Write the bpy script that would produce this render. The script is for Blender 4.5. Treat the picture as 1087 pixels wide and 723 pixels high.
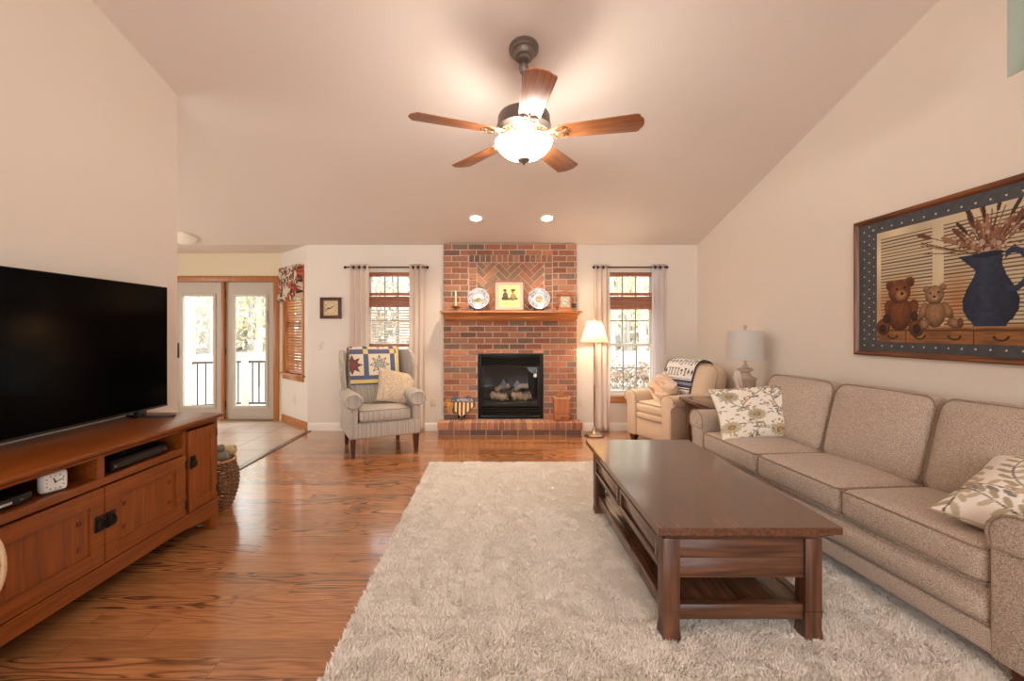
import bpy, bmesh, math, random
import numpy as np
from mathutils import Vector, Matrix, Euler

for o in list(bpy.data.objects):
    bpy.data.objects.remove(o, do_unlink=True)
SC = bpy.context.scene
COL = SC.collection
PI = math.pi
R = math.radians

# ------------------------------------------------------------------ camera
cam_data = bpy.data.cameras.new('camera')
cam_data.sensor_width = 36.0
cam_data.lens = 483.0 / 1087.0 * 36.0
cam_data.shift_x = 16.5 / 1087.0
cam_data.shift_y = -10.5 / 1087.0
cam_data.clip_start = 0.05
cam_data.clip_end = 200
cam = bpy.data.objects.new('camera', cam_data)
cam.location = (0, 0, 1.32)
cam.rotation_euler = (R(90), 0, 0)
COL.objects.link(cam)
SC.camera = cam

# ------------------------------------------------------------------ exposure, world, big lights
SC.view_settings.view_transform = 'Standard'
SC.view_settings.look = 'None'
SC.view_settings.gamma = 1.0
SC.view_settings.use_curve_mapping = False
SC.view_settings.exposure = 0.52
SC.cycles.max_bounces = 10
SC.cycles.diffuse_bounces = 6
SC.cycles.transparent_max_bounces = 16
SC.cycles.sample_clamp_indirect = 6.0
SC.cycles.caustics_reflective = False
SC.cycles.caustics_refractive = False

world = bpy.data.worlds.new('sky')
SC.world = world
world.use_nodes = True
wn = world.node_tree.nodes
wl = world.node_tree.links
for n in list(wn):
    wn.remove(n)
w_out = wn.new('ShaderNodeOutputWorld')
w_bg = wn.new('ShaderNodeBackground')
w_tc = wn.new('ShaderNodeTexCoord')
w_sep = wn.new('ShaderNodeSeparateXYZ')
w_ramp = wn.new('ShaderNodeValToRGB')
w_ramp.color_ramp.elements[0].position = 0.0
w_ramp.color_ramp.elements[0].color = (0.95, 0.95, 0.95, 1)
w_ramp.color_ramp.elements[1].position = 0.6
w_ramp.color_ramp.elements[1].color = (0.80, 0.90, 1.0, 1)
wl.new(w_tc.outputs['Generated'], w_sep.inputs[0])
wl.new(w_sep.outputs['Z'], w_ramp.inputs[0])
wl.new(w_ramp.outputs[0], w_bg.inputs[0])
w_bg.inputs[1].default_value = 3.0
wl.new(w_bg.outputs[0], w_out.inputs[0])

def area_light(name, loc, rot, sx, sy, power, color, portal=False):
    ld = bpy.data.lights.new(name, 'AREA')
    ld.shape = 'RECTANGLE'
    ld.size = sx
    ld.size_y = sy
    ld.energy = power
    ld.color = color
    if portal:
        ld.cycles.is_portal = True
    lo = bpy.data.objects.new(name, ld)
    lo.location = loc
    lo.rotation_euler = rot
    COL.objects.link(lo)
    return lo

def point_light(name, loc, power, color, radius=0.05, parent=None):
    ld = bpy.data.lights.new(name, 'POINT')
    ld.energy = power
    ld.color = color
    ld.shadow_soft_size = radius
    lo = bpy.data.objects.new(name, ld)
    lo.location = loc
    if parent:
        lo.parent = parent
    COL.objects.link(lo)
    return lo

# fill lamps added in two unseen openings of the wall behind the camera
REAR_POWER = 42
for k, xx in enumerate((-1.15, 1.45)):
    area_light('rear_window_daylight', (xx, -4.12, 1.55), (R(90), 0, 0), 1.9, 1.7, REAR_POWER, (0.96, 0.97, 1.0))
# fill lamp added to brighten the dining corner (behind the left wall)
area_light('dining_window_daylight', (-6.36, 3.3, 1.5), (0, R(-90), 0), 1.5, 2.2, 60, (1.0, 0.98, 0.95))
# sky portals in the front windows and the patio doors
area_light('window_portal', (-1.40, 6.2, 1.28), (R(-90), 0, 0), 0.7, 1.7, 1, (1, 1, 1), True)
area_light('window_portal', (1.78, 6.2, 1.28), (R(-90), 0, 0), 0.7, 1.7, 1, (1, 1, 1), True)
area_light('door_portal', (-3.98, 6.86, 1.05), (R(-90), 0, 0), 1.6, 2.0, 1, (1, 1, 1), True)
# fill lamps added under the unseen ceiling behind the camera
WARM = (1.0, 0.80, 0.60)
for (xx, yy) in ((-1.3, -1.6), (1.4, -1.6), (0.0, -2.8)):
    zz = 4.05 - 0.258 * (-0.2 - yy) - 0.06
    l = area_light('rear_ceiling_lamp', (xx, yy, zz), (0, 0, 0), 0.16, 0.16, 4, WARM)
sun_d = bpy.data.lights.new('hazy_sun', 'SUN')
sun_d.energy = 1.2
sun_d.angle = R(12)
sun_d.color = (1.0, 0.96, 0.9)
sun_o = bpy.data.objects.new('hazy_sun', sun_d)
sun_o.rotation_euler = (R(48), 0, R(150))
COL.objects.link(sun_o)

# ------------------------------------------------------------------ helpers
def lin(v):
    v = v / 255.0
    return v / 12.92 if v <= 0.04045 else ((v + 0.055) / 1.055) ** 2.4

def C(r, g, b):
    return (lin(r), lin(g), lin(b), 1.0)

def lin_arr(a):
    a = np.clip(a, 0, 255) / 255.0
    return np.where(a <= 0.04045, a / 12.92, ((a + 0.055) / 1.055) ** 2.4)

MATS = {}

def new_mat(name):
    m = bpy.data.materials.new(name)
    m.use_nodes = True
    nt = m.node_tree
    b = nt.nodes['Principled BSDF']
    return m, nt, b

def setp(b, **k):
    names = dict(rough='Roughness', metal='Metallic', spec='Specular IOR Level', coat='Coat Weight', coat_rough='Coat Roughness',
                 sheen='Sheen Weight', trans='Transmission Weight', alpha='Alpha', emis='Emission Strength', sub='Subsurface Weight')
    for q, v in k.items():
        b.inputs[names[q]].default_value = v

def plain(name, col, rough=0.6, metal=0.0, spec=0.5, bump=0.0, bscale=200.0, var=0.0, vscale=8.0, coat=0.0, sheen=0.0, emis=0.0, ecol=None):
    """a plain surface with slight procedural mottling and bump"""
    if name in MATS:
        return MATS[name]
    m, nt, b = new_mat(name)
    setp(b, rough=rough, metal=metal, spec=spec, coat=coat, sheen=sheen)
    b.inputs['Base Color'].default_value = col
    N, L = nt.nodes, nt.links
    tc = N.new('ShaderNodeTexCoord')
    if var > 0:
        nz = N.new('ShaderNodeTexNoise')
        nz.inputs['Scale'].default_value = vscale
        nz.inputs['Detail'].default_value = 5
        L.new(tc.outputs['Object'], nz.inputs['Vector'])
        mx = N.new('ShaderNodeMixRGB')
        mx.inputs[1].default_value = tuple(c * (1 - var) for c in col[:3]) + (1,)
        mx.inputs[2].default_value = tuple(min(1, c * (1 + var)) for c in col[:3]) + (1,)
        L.new(nz.outputs['Fac'], mx.inputs[0])
        L.new(mx.outputs[0], b.inputs['Base Color'])
    if bump > 0:
        nb = N.new('ShaderNodeTexNoise')
        nb.inputs['Scale'].default_value = bscale
        nb.inputs['Detail'].default_value = 3
        L.new(tc.outputs['Object'], nb.inputs['Vector'])
        bp = N.new('ShaderNodeBump')
        bp.inputs['Strength'].default_value = bump
        bp.inputs['Distance'].default_value = 0.01
        L.new(nb.outputs['Fac'], bp.inputs['Height'])
        L.new(bp.outputs[0], b.inputs['Normal'])
    if emis > 0:
        b.inputs['Emission Color'].default_value = ecol or col
        setp(b, emis=emis)
    MATS[name] = m
    return m

def wood(name, dark, light, axis='x', rough=0.35, coat=0.0, scale=1.0, contrast=1.0, span=0.22):
    """grain as contour lines of a noise stretched along the given axis"""
    key = name + '_' + axis
    if key in MATS:
        return MATS[key]
    m, nt, b = new_mat(key)
    N, L = nt.nodes, nt.links
    setp(b, rough=rough, coat=coat, coat_rough=0.12)
    tc = N.new('ShaderNodeTexCoord')
    mp = N.new('ShaderNodeMapping')
    s = {'x': (0.7, 11, 11), 'y': (11, 0.7, 11), 'z': (11, 11, 0.7)}[axis]
    mp.inputs['Scale'].default_value = tuple(v * scale for v in s)
    L.new(tc.outputs['Object'], mp.inputs['Vector'])
    nz = N.new('ShaderNodeTexNoise')
    nz.inputs['Scale'].default_value = 1.0
    nz.inputs['Detail'].default_value = 2.0
    nz.inputs['Distortion'].default_value = 0.3
    L.new(mp.outputs[0], nz.inputs['Vector'])
    mul = N.new('ShaderNodeMath'); mul.operation = 'MULTIPLY'; mul.inputs[1].default_value = 34.0
    L.new(nz.outputs['Fac'], mul.inputs[0])
    sn = N.new('ShaderNodeMath'); sn.operation = 'SINE'
    L.new(mul.outputs[0], sn.inputs[0])
    fine = N.new('ShaderNodeTexNoise')
    fine.inputs['Scale'].default_value = 6.0
    fine.inputs['Detail'].default_value = 6.0
    L.new(mp.outputs[0], fine.inputs['Vector'])
    ma = N.new('ShaderNodeMath'); ma.operation = 'MULTIPLY_ADD'
    ma.inputs[1].default_value = 0.16 * contrast
    L.new(sn.outputs[0], ma.inputs[0])
    L.new(fine.outputs['Fac'], ma.inputs[2])
    rp = N.new('ShaderNodeValToRGB')
    rp.color_ramp.elements[0].position = 0.5 - span
    rp.color_ramp.elements[0].color = dark
    rp.color_ramp.elements[1].position = 0.5 + span
    rp.color_ramp.elements[1].color = light
    L.new(ma.outputs[0], rp.inputs[0])
    L.new(rp.outputs[0], b.inputs['Base Color'])
    bp = N.new('ShaderNodeBump')
    bp.inputs['Strength'].default_value = 0.06
    bp.inputs['Distance'].default_value = 0.004
    L.new(fine.outputs['Fac'], bp.inputs['Height'])
    L.new(bp.outputs[0], b.inputs['Normal'])
    MATS[key] = m
    return m

def tweed(name, cols, scale=260.0, rough=0.95, bump=0.35):
    """heathered cloth: a fine noise picks between three or four yarn colours"""
    if name in MATS:
        return MATS[name]
    m, nt, b = new_mat(name)
    N, L = nt.nodes, nt.links
    setp(b, rough=rough, spec=0.2, sheen=0.15)
    tc = N.new('ShaderNodeTexCoord')
    nz = N.new('ShaderNodeTexNoise')
    nz.inputs['Scale'].default_value = scale
    nz.inputs['Detail'].default_value = 2.0
    L.new(tc.outputs['Object'], nz.inputs['Vector'])
    rp = N.new('ShaderNodeValToRGB')
    els = rp.color_ramp.elements
    pos = np.linspace(0.36, 0.64, len(cols))
    els[0].position = pos[0]; els[0].color = cols[0]
    els[1].position = pos[-1]; els[1].color = cols[-1]
    for p, c in list(zip(pos, cols))[1:-1]:
        e = els.new(p); e.color = c
    L.new(nz.outputs['Fac'], rp.inputs[0])
    L.new(rp.outputs[0], b.inputs['Base Color'])
    bp = N.new('ShaderNodeBump')
    bp.inputs['Strength'].default_value = bump
    bp.inputs['Distance'].default_value = 0.004
    L.new(nz.outputs['Fac'], bp.inputs['Height'])
    L.new(bp.outputs[0], b.inputs['Normal'])
    MATS[name] = m
    return m

def painted(name, rough=0.8, bump=0.0, bscale=400.0, spec=0.3, coat=0.0, translucent=0.0, noise=0.0, nscale=30.0):
    """takes the pattern colour from the mesh's own colour attribute"""
    if name in MATS:
        return MATS[name]
    m, nt, b = new_mat(name)
    N, L = nt.nodes, nt.links
    setp(b, rough=rough, spec=spec, coat=coat)
    at = N.new('ShaderNodeAttribute')
    at.attribute_name = 'Col'
    src = at.outputs['Color']
    tc = N.new('ShaderNodeTexCoord')
    if noise > 0:
        nz = N.new('ShaderNodeTexNoise')
        nz.inputs['Scale'].default_value = nscale
        nz.inputs['Detail'].default_value = 6
        L.new(tc.outputs['Object'], nz.inputs['Vector'])
        mr = N.new('ShaderNodeMapRange')
        mr.inputs[3].default_value = 1 - noise
        mr.inputs[4].default_value = 1 + noise
        L.new(nz.outputs['Fac'], mr.inputs[0])
        mx = N.new('ShaderNodeVectorMath'); mx.operation = 'SCALE'
        L.new(src, mx.inputs[0])
        L.new(mr.outputs[0], mx.inputs['Scale'])
        src = mx.outputs[0]
    L.new(src, b.inputs['Base Color'])
    if bump > 0:
        nb = N.new('ShaderNodeTexNoise')
        nb.inputs['Scale'].default_value = bscale
        L.new(tc.outputs['Object'], nb.inputs['Vector'])
        bp = N.new('ShaderNodeBump')
        bp.inputs['Strength'].default_value = bump
        bp.inputs['Distance'].default_value = 0.01
        L.new(nb.outputs['Fac'], bp.inputs['Height'])
        L.new(bp.outputs[0], b.inputs['Normal'])
    if translucent > 0:
        tr = N.new('ShaderNodeBsdfTranslucent')
        L.new(src, tr.inputs[0])
        ms = N.new('ShaderNodeMixShader')
        ms.inputs[0].default_value = translucent
        L.new(b.outputs[0], ms.inputs[1])
        L.new(tr.outputs[0], ms.inputs[2])
        L.new(ms.outputs[0], N['Material Output'].inputs[0])
    MATS[name] = m
    return m

def thin_cloth(name, col, translucent=0.5, transparent=0.0, rough=0.9):
    if name in MATS:
        return MATS[name]
    m, nt, b = new_mat(name)
    N, L = nt.nodes, nt.links
    setp(b, rough=rough, spec=0.1)
    b.inputs['Base Color'].default_value = col
    tc = N.new('ShaderNodeTexCoord')
    nb = N.new('ShaderNodeTexNoise')
    nb.inputs['Scale'].default_value = 500
    L.new(tc.outputs['Object'], nb.inputs['Vector'])
    bp = N.new('ShaderNodeBump')
    bp.inputs['Strength'].default_value = 0.15
    bp.inputs['Distance'].default_value = 0.005
    L.new(nb.outputs['Fac'], bp.inputs['Height'])
    L.new(bp.outputs[0], b.inputs['Normal'])
    tr = N.new('ShaderNodeBsdfTranslucent')
    tr.inputs[0].default_value = col
    ms = N.new('ShaderNodeMixShader')
    ms.inputs[0].default_value = translucent
    L.new(b.outputs[0], ms.inputs[1])
    L.new(tr.outputs[0], ms.inputs[2])
    last = ms.outputs[0]
    if transparent > 0:
        tp = N.new('ShaderNodeBsdfTransparent')
        m2 = N.new('ShaderNodeMixShader')
        m2.inputs[0].default_value = transparent
        L.new(last, m2.inputs[1])
        L.new(tp.outputs[0], m2.inputs[2])
        last = m2.outputs[0]
    L.new(last, N['Material Output'].inputs[0])
    MATS[name] = m
    return m

def glass(name, tint=(1, 1, 1, 1), reflect=0.08):
    if name in MATS:
        return MATS[name]
    m, nt, b = new_mat(name)
    N, L = nt.nodes, nt.links
    N.remove(b)
    tp = N.new('ShaderNodeBsdfTransparent')
    tp.inputs[0].default_value = tint
    gl = N.new('ShaderNodeBsdfGlossy')
    gl.inputs['Roughness'].default_value = 0.02
    fr = N.new('ShaderNodeLayerWeight')
    fr.inputs[0].default_value = 0.15
    ma = N.new('ShaderNodeMath'); ma.operation = 'MULTIPLY_ADD'
    ma.inputs[1].default_value = 0.5
    ma.inputs[2].default_value = reflect * 0.5
    L.new(fr.outputs['Fresnel'], ma.inputs[0])
    ms = N.new('ShaderNodeMixShader')
    L.new(ma.outputs[0], ms.inputs[0])
    L.new(tp.outputs[0], ms.inputs[1])
    L.new(gl.outputs[0], ms.inputs[2])
    L.new(ms.outputs[0], N['Material Output'].inputs[0])
    MATS[name] = m
    return m

def mesh_obj(name, verts, faces, mats, parent=None, mi=None, col=None, smooth=40.0, loc=(0, 0, 0), rot=(0, 0, 0)):
    me = bpy.data.meshes.new(name)
    me.from_pydata([tuple(v) for v in verts], [], faces)
    if not isinstance(mats, (list, tuple)):
        mats = [mats]
    for m in mats:
        me.materials.append(m)
    if mi is not None and len(mats) > 1:
        me.polygons.foreach_set('material_index', np.asarray(mi, dtype=np.int32))
    if col is not None:
        a = me.color_attributes.new('Col', 'FLOAT_COLOR', 'POINT')
        cc = np.ones((len(verts), 4), dtype=np.float32)
        cc[:, :3] = np.asarray(col, dtype=np.float32)
        a.data.foreach_set('color', cc.ravel())
    me.update()
    if smooth:
        me.shade_smooth()
        me.set_sharp_from_angle(angle=R(smooth))
    o = bpy.data.objects.new(name, me)
    o.location = loc
    o.rotation_euler = rot
    COL.objects.link(o)
    if parent is not None:
        o.parent = parent
    return o

class MB:
    """collects shapes and links them as one mesh object"""
    def __init__(s, M=None):
        s.v = []; s.f = []; s.m = []; s.c = []; s.M = M; s.color = None
    def add(s, verts, faces, mi=0, col=None):
        k = len(s.v)
        if s.M is not None:
            verts = [s.M @ Vector(v) for v in verts]
        s.v += [tuple(v) for v in verts]
        s.f += [[i + k for i in f] for f in faces]
        s.m += [mi] * len(faces)
        cc = col if col is not None else s.color
        s.c += [cc if cc is not None else (1, 1, 1)] * len(verts)
        return s
    def bm(s, b, mi=0, T=None, col=None):
        if T is not None:
            b.transform(T)
        b.verts.index_update()
        s.add([v.co.copy() for v in b.verts], [[v.index for v in f.verts] for f in b.faces], mi, col)
        b.free()
        return s
    def box(s, x0, x1, y0, y1, z0, z1, mi=0, bev=0.0, seg=2, T=None, col=None):
        b = bmesh.new()
        bmesh.ops.create_cube(b, size=1.0)
        for v in b.verts:
            v.co = Vector((x0 + (v.co.x + .5) * (x1 - x0), y0 + (v.co.y + .5) * (y1 - y0), z0 + (v.co.z + .5) * (z1 - z0)))
        if bev > 0:
            bmesh.ops.bevel(b, geom=list(b.edges), offset=bev, segments=seg, profile=0.5, affect='EDGES')
        return s.bm(b, mi, T, col)
    def lathe(s, prof, n=32, c=(0, 0, 0), T=None, mi=0, cap=True, col=None):
        vs = []; fs = []
        for (r, z) in prof:
            for i in range(n):
                a = 2 * PI * i / n
                vs.append(Vector((c[0] + r * math.cos(a), c[1] + r * math.sin(a), c[2] + z)))
        for k in range(len(prof) - 1):
            for i in range(n):
                j = (i + 1) % n
                fs.append([k * n + i, k * n + j, (k + 1) * n + j, (k + 1) * n + i])
        if cap:
            fs.append([i for i in range(n)][::-1])
            fs.append([(len(prof) - 1) * n + i for i in range(n)])
        if T is not None:
            vs = [T @ v for v in vs]
        return s.add(vs, fs, mi, col)
    def tube(s, pts, r, n=8, closed=False, mi=0, cap=True, T=None, col=None):
        P = [Vector(p) for p in pts]
        m = len(P)
        rr = r if isinstance(r, (list, tuple)) else [r] * m
        vs = []; fs = []
        up = None
        for i in range(m):
            if closed:
                t = (P[(i + 1) % m] - P[i - 1])
            else:
                t = P[min(i + 1, m - 1)] - P[max(i - 1, 0)]
            t.normalize()
            if up is None:
                up = Vector((0, 0, 1)) if abs(t.z) < 0.9 else Vector((1, 0, 0))
            a = up - t * up.dot(t)
            if a.length < 1e-5:
                a = t.orthogonal()
            a.normalize()
            up = a
            b = t.cross(a)
            for q in range(n):
                w = 2 * PI * q / n
                vs.append(P[i] + (a * math.cos(w) + b * math.sin(w)) * rr[i])
        for i in range(m if closed else m - 1):
            k = (i + 1) % m
            for q in range(n):
                w = (q + 1) % n
                fs.append([i * n + q, i * n + w, k * n + w, k * n + q])
        if cap and not closed:
            fs.append(list(range(n))[::-1])
            fs.append([(m - 1) * n + q for q in range(n)])
        if T is not None:
            vs = [T @ v for v in vs]
        return s.add(vs, fs, mi, col)
    def prism(s, poly, h0, h1, plane='xy', mi=0, bev=0.0, T=None, col=None, seg=2):
        """outline poly pulled from h0 to h1 along the plane's normal"""
        def mk(a, b, h):
            return {'xy': (a, b, h), 'xz': (a, h, b), 'yz': (h, a, b)}[plane]
        b = bmesh.new()
        lo = [b.verts.new(mk(p[0], p[1], h0)) for p in poly]
        hi = [b.verts.new(mk(p[0], p[1], h1)) for p in poly]
        n = len(poly)
        b.faces.new(lo[::-1]); b.faces.new(hi)
        for i in range(n):
            j = (i + 1) % n
            b.faces.new([lo[i], lo[j], hi[j], hi[i]])
        bmesh.ops.recalc_face_normals(b, faces=list(b.faces))
        if bev > 0:
            es = [e for e in b.edges if (e.calc_face_angle(0) > R(25))]
            bmesh.ops.bevel(b, geom=es, offset=bev, segments=seg, profile=0.5, affect='EDGES')
        return s.bm(b, mi, T, col)
    def rings(s, rings, mi=0, col=None, cap=True, T=None):
        """lofts a list of equal-length vertex rings"""
        n = len(rings[0]); vs = [Vector(p) for r in rings for p in r]; fs = []
        for k in range(len(rings) - 1):
            for i in range(n):
                j = (i + 1) % n
                fs.append([k * n + i, k * n + j, (k + 1) * n + j, (k + 1) * n + i])
        if cap:
            fs.append(list(range(n))[::-1])
            fs.append([(len(rings) - 1) * n + i for i in range(n)])
        if T is not None:
            vs = [T @ v for v in vs]
        return s.add(vs, fs, mi, col)
    def cushion(s, c, size, r, crown=(0, 0, 0), n=14, T=None, mi=0, col=None):
        """a stuffed block: rounded edges and faces that swell by crown"""
        hw = np.array(size) / 2.0
        idx = {}; vs = []; fs = []
        tt = [math.sin(PI / 2 * (2 * i / n - 1)) * 0.6 + (2 * i / n - 1) * 0.4 for i in range(n + 1)]
        def vid(i, j, k):
            key = (i, j, k)
            if key in idx:
                return idx[key]
            p = np.array([tt[i], tt[j], tt[k]]) * hw
            inn = np.clip(p, -(hw - r), hw - r)
            d = p - inn
            l = np.linalg.norm(d)
            if l > 1e-9:
                # push corner points out to a constant radius
                d = d / l * min(r, r * max(abs(d)) / r if l < r else r)
            q = inn + d
            u = q / hw
            for a in range(3):
                b1, b2 = (a + 1) % 3, (a + 2) % 3
                if abs(u[a]) > 0.3:
                    q[a] += math.copysign(crown[a] * max(0, 1 - u[b1] ** 2) * max(0, 1 - u[b2] ** 2), u[a])
            idx[key] = len(vs)
            vs.append(Vector((q[0] + c[0], q[1] + c[1], q[2] + c[2])))
            return idx[key]
        for a in range(3):
            for side in (0, n):
                for i in range(n):
                    for j in range(n):
                        def g(p, q):
                            t = [0, 0, 0]
                            t[a] = side; t[(a + 1) % 3] = p; t[(a + 2) % 3] = q
                            return vid(*t)
                        f = [g(i, j), g(i + 1, j), g(i + 1, j + 1), g(i, j + 1)]
                        fs.append(f if side == n else f[::-1])
        if T is not None:
            vs = [T @ v for v in vs]
        return s.add(vs, fs, mi, col)
    def build(s, name, mats, parent=None, smooth=40.0, loc=(0, 0, 0), rot=(0, 0, 0), colors=False):
        return mesh_obj(name, s.v, s.f, mats, parent, s.m, np.array(s.c) if colors else None, smooth, loc, rot)

def grid_obj(name, nu, nv, pos, col, mat, parent=None, loc=(0, 0, 0), rot=(0, 0, 0), thick=0.0, closed_u=False, smooth=60.0):
    """surface over u,v in 0..1; pos(u,v) gives n x 3 points and col(u,v) n x 3 sRGB colours"""
    u = np.linspace(0, 1, nu); v = np.linspace(0, 1, nv)
    U, V = np.meshgrid(u, v)
    U = U.ravel(); V = V.ravel()
    P = pos(U, V)
    cc = lin_arr(col(U, V)) if col is not None else None
    F = []
    for j in range(nv - 1):
        for i in range(nu - 1):
            F.append([j * nu + i, j * nu + i + 1, (j + 1) * nu + i + 1, (j + 1) * nu + i])
    o = mesh_obj(name, P, F, mat, parent, None, cc, smooth, loc, rot)
    if thick:
        md = o.modifiers.new('thickness', 'SOLIDIFY')
        md.thickness = thick
        md.offset = 0
    return o

def thing(name, label, cat, loc=(0, 0, 0), rotz=0.0, group=None):
    o = bpy.data.objects.new(name, None)
    o.empty_display_size = 0.1
    COL.objects.link(o)
    o.location = loc
    o.rotation_euler = (0, 0, rotz)
    o['label'] = label
    o['category'] = cat
    if group:
        o['group'] = group
    return o

def tag(o, label, cat, group=None):
    o['label'] = label
    o['category'] = cat
    if group:
        o['group'] = group
    return o

def struct(o, label=None):
    o['kind'] = 'structure'
    return o

def dup(root, loc, rotz, label, group=None):
    r = root.copy(); COL.objects.link(r)
    r.location = loc; r.rotation_euler = (0, 0, rotz)
    r['label'] = label
    if group:
        r['group'] = group
    for ch in list(root.children):
        c = ch.copy(); COL.objects.link(c); c.parent = r
        for g in list(ch.children):
            d = g.copy(); COL.objects.link(d); d.parent = c
    return r

def text_mesh(body, size, depth):
    cu = bpy.data.curves.new('txt', 'FONT')
    cu.body = body; cu.size = size; cu.extrude = depth
    cu.align_x = 'CENTER'; cu.align_y = 'CENTER'
    to = bpy.data.objects.new('txt', cu)
    COL.objects.link(to)
    bpy.context.view_layer.update()
    me = bpy.data.meshes.new_from_object(to.evaluated_get(bpy.context.evaluated_depsgraph_get()))
    vs = [v.co.copy() for v in me.vertices]; fs = [list(p.vertices) for p in me.polygons]
    bpy.data.objects.remove(to, do_unlink=True)
    bpy.data.curves.remove(cu)
    bpy.data.meshes.remove(me)
    return vs, fs

def circle(r, n=24, cx=0, cy=0, ry=None):
    ry = ry or r
    return [(cx + r * math.cos(2 * PI * i / n), cy + ry * math.sin(2 * PI * i / n)) for i in range(n)]

def noise2(u, v, seed=0):
    """smooth lattice noise in 0..1 for pattern colours"""
    rs = np.random.RandomState(seed)
    tab = rs.rand(64, 64)
    iu = np.floor(u).astype(int); iv = np.floor(v).astype(int)
    fu = u - iu; fv = v - iv
    fu = fu * fu * (3 - 2 * fu); fv = fv * fv * (3 - 2 * fv)
    a = tab[iu % 64, iv % 64]; b = tab[(iu + 1) % 64, iv % 64]
    c = tab[iu % 64, (iv + 1) % 64]; d = tab[(iu + 1) % 64, (iv + 1) % 64]
    return (a * (1 - fu) + b * fu) * (1 - fv) + (c * (1 - fu) + d * fu) * fv

# ------------------------------------------------------------------ materials
def floor_material():
    m, nt, b = new_mat('oak_floor')
    N, L = nt.nodes, nt.links
    def math_(op, a, bb=None, cc=None):
        n = N.new('ShaderNodeMath'); n.operation = op
        for i, x in enumerate((a, bb, cc)):
            if x is None:
                continue
            if isinstance(x, (int, float)):
                n.inputs[i].default_value = x
            else:
                L.new(x, n.inputs[i])
        return n.outputs[0]
    tc = N.new('ShaderNodeTexCoord')
    sp = N.new('ShaderNodeSeparateXYZ')
    L.new(tc.outputs['Object'], sp.inputs[0])
    X, Y = sp.outputs[0], sp.outputs[1]
    row_f = math_('DIVIDE', Y, 0.108)
    row = math_('FLOOR', row_f)
    wn1 = N.new('ShaderNodeTexWhiteNoise'); wn1.noise_dimensions = '1D'
    L.new(row, wn1.inputs['W'])
    xo = math_('ADD', math_('DIVIDE', X, 1.25), math_('MULTIPLY', wn1.outputs['Value'], 9.0))
    colm = math_('FLOOR', xo)
    cb = N.new('ShaderNodeCombineXYZ')
    L.new(row, cb.inputs[0]); L.new(colm, cb.inputs[1])
    wn2 = N.new('ShaderNodeTexWhiteNoise'); wn2.noise_dimensions = '3D'
    L.new(cb.outputs[0], wn2.inputs['Vector'])
    pid = wn2.outputs['Value']
    wn3 = N.new('ShaderNodeTexWhiteNoise'); wn3.noise_dimensions = '1D'
    L.new(math_('MULTIPLY', pid, 517.3), wn3.inputs['W'])
    # grain: contour lines of a stretched noise, shifted per plank
    gv = N.new('ShaderNodeCombineXYZ')
    L.new(math_('MULTIPLY_ADD', pid, 40.0, math_('MULTIPLY', X, 1.5)), gv.inputs[0])
    L.new(math_('MULTIPLY', Y, 10.0), gv.inputs[1])
    L.new(math_('MULTIPLY', pid, 90.0), gv.inputs[2])
    nz = N.new('ShaderNodeTexNoise')
    nz.inputs['Scale'].default_value = 1.0
    nz.inputs['Detail'].default_value = 1.5
    nz.inputs['Roughness'].default_value = 0.4
    nz.inputs['Distortion'].default_value = 0.2
    L.new(gv.outputs[0], nz.inputs['Vector'])
    rings = math_('SINE', math_('MULTIPLY', nz.outputs['Fac'], 62.0))
    gf = N.new('ShaderNodeCombineXYZ')
    L.new(math_('MULTIPLY_ADD', pid, 70.0, math_('MULTIPLY', X, 6.0)), gf.inputs[0])
    L.new(math_('MULTIPLY', Y, 130.0), gf.inputs[1])
    fine = N.new('ShaderNodeTexNoise')
    fine.inputs['Scale'].default_value = 1.0
    fine.inputs['Detail'].default_value = 4.0
    L.new(gf.outputs[0], fine.inputs['Vector'])
    g = math_('MULTIPLY_ADD', math_('MULTIPLY', math_('POWER', math_('MULTIPLY_ADD', rings, 0.5, 0.5), 2.6), math_('POWER', wn3.outputs['Value'], 1.1)), 0.40, math_('MULTIPLY', fine.outputs['Fac'], 0.58))
    rp = N.new('ShaderNodeValToRGB')
    e = rp.color_ramp.elements
    e[0].position = 0.18; e[0].color = C(190, 133, 85)
    e[1].position = 0.66; e[1].color = C(88, 55, 31)
    k = e.new(0.42); k.color = C(158, 102, 61)
    L.new(g, rp.inputs[0])
    tone = N.new('ShaderNodeMapRange')
    tone.inputs[3].default_value = 0.82; tone.inputs[4].default_value = 1.14
    L.new(pid, tone.inputs[0])
    sc = N.new('ShaderNodeVectorMath'); sc.operation = 'SCALE'
    L.new(rp.outputs[0], sc.inputs[0]); L.new(tone.outputs[0], sc.inputs['Scale'])
    # seams between boards
    fy = math_('FRACT', row_f)
    dy = math_('MINIMUM', fy, math_('SUBTRACT', 1.0, fy))
    fx = math_('FRACT', xo)
    dx = math_('MULTIPLY', math_('MINIMUM', fx, math_('SUBTRACT', 1.0, fx)), 11.0)
    seam = math_('LESS_THAN', math_('MINIMUM', dy, dx), 0.014)
    mx = N.new('ShaderNodeMixRGB')
    L.new(math_('MULTIPLY', seam, 0.5), mx.inputs[0])
    L.new(sc.outputs[0], mx.inputs[1])
    mx.inputs[2].default_value = C(70, 36, 18)
    L.new(mx.outputs[0], b.inputs['Base Color'])
    setp(b, rough=0.26, spec=0.5, coat=0.9, coat_rough=0.12)
    bp = N.new('ShaderNodeBump')
    bp.inputs['Strength'].default_value = 0.10
    bp.inputs['Distance'].default_value = 0.004
    L.new(math_('SUBTRACT', fine.outputs['Fac'], seam), bp.inputs['Height'])
    L.new(bp.outputs[0], b.inputs['Normal'])
    return m

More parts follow.
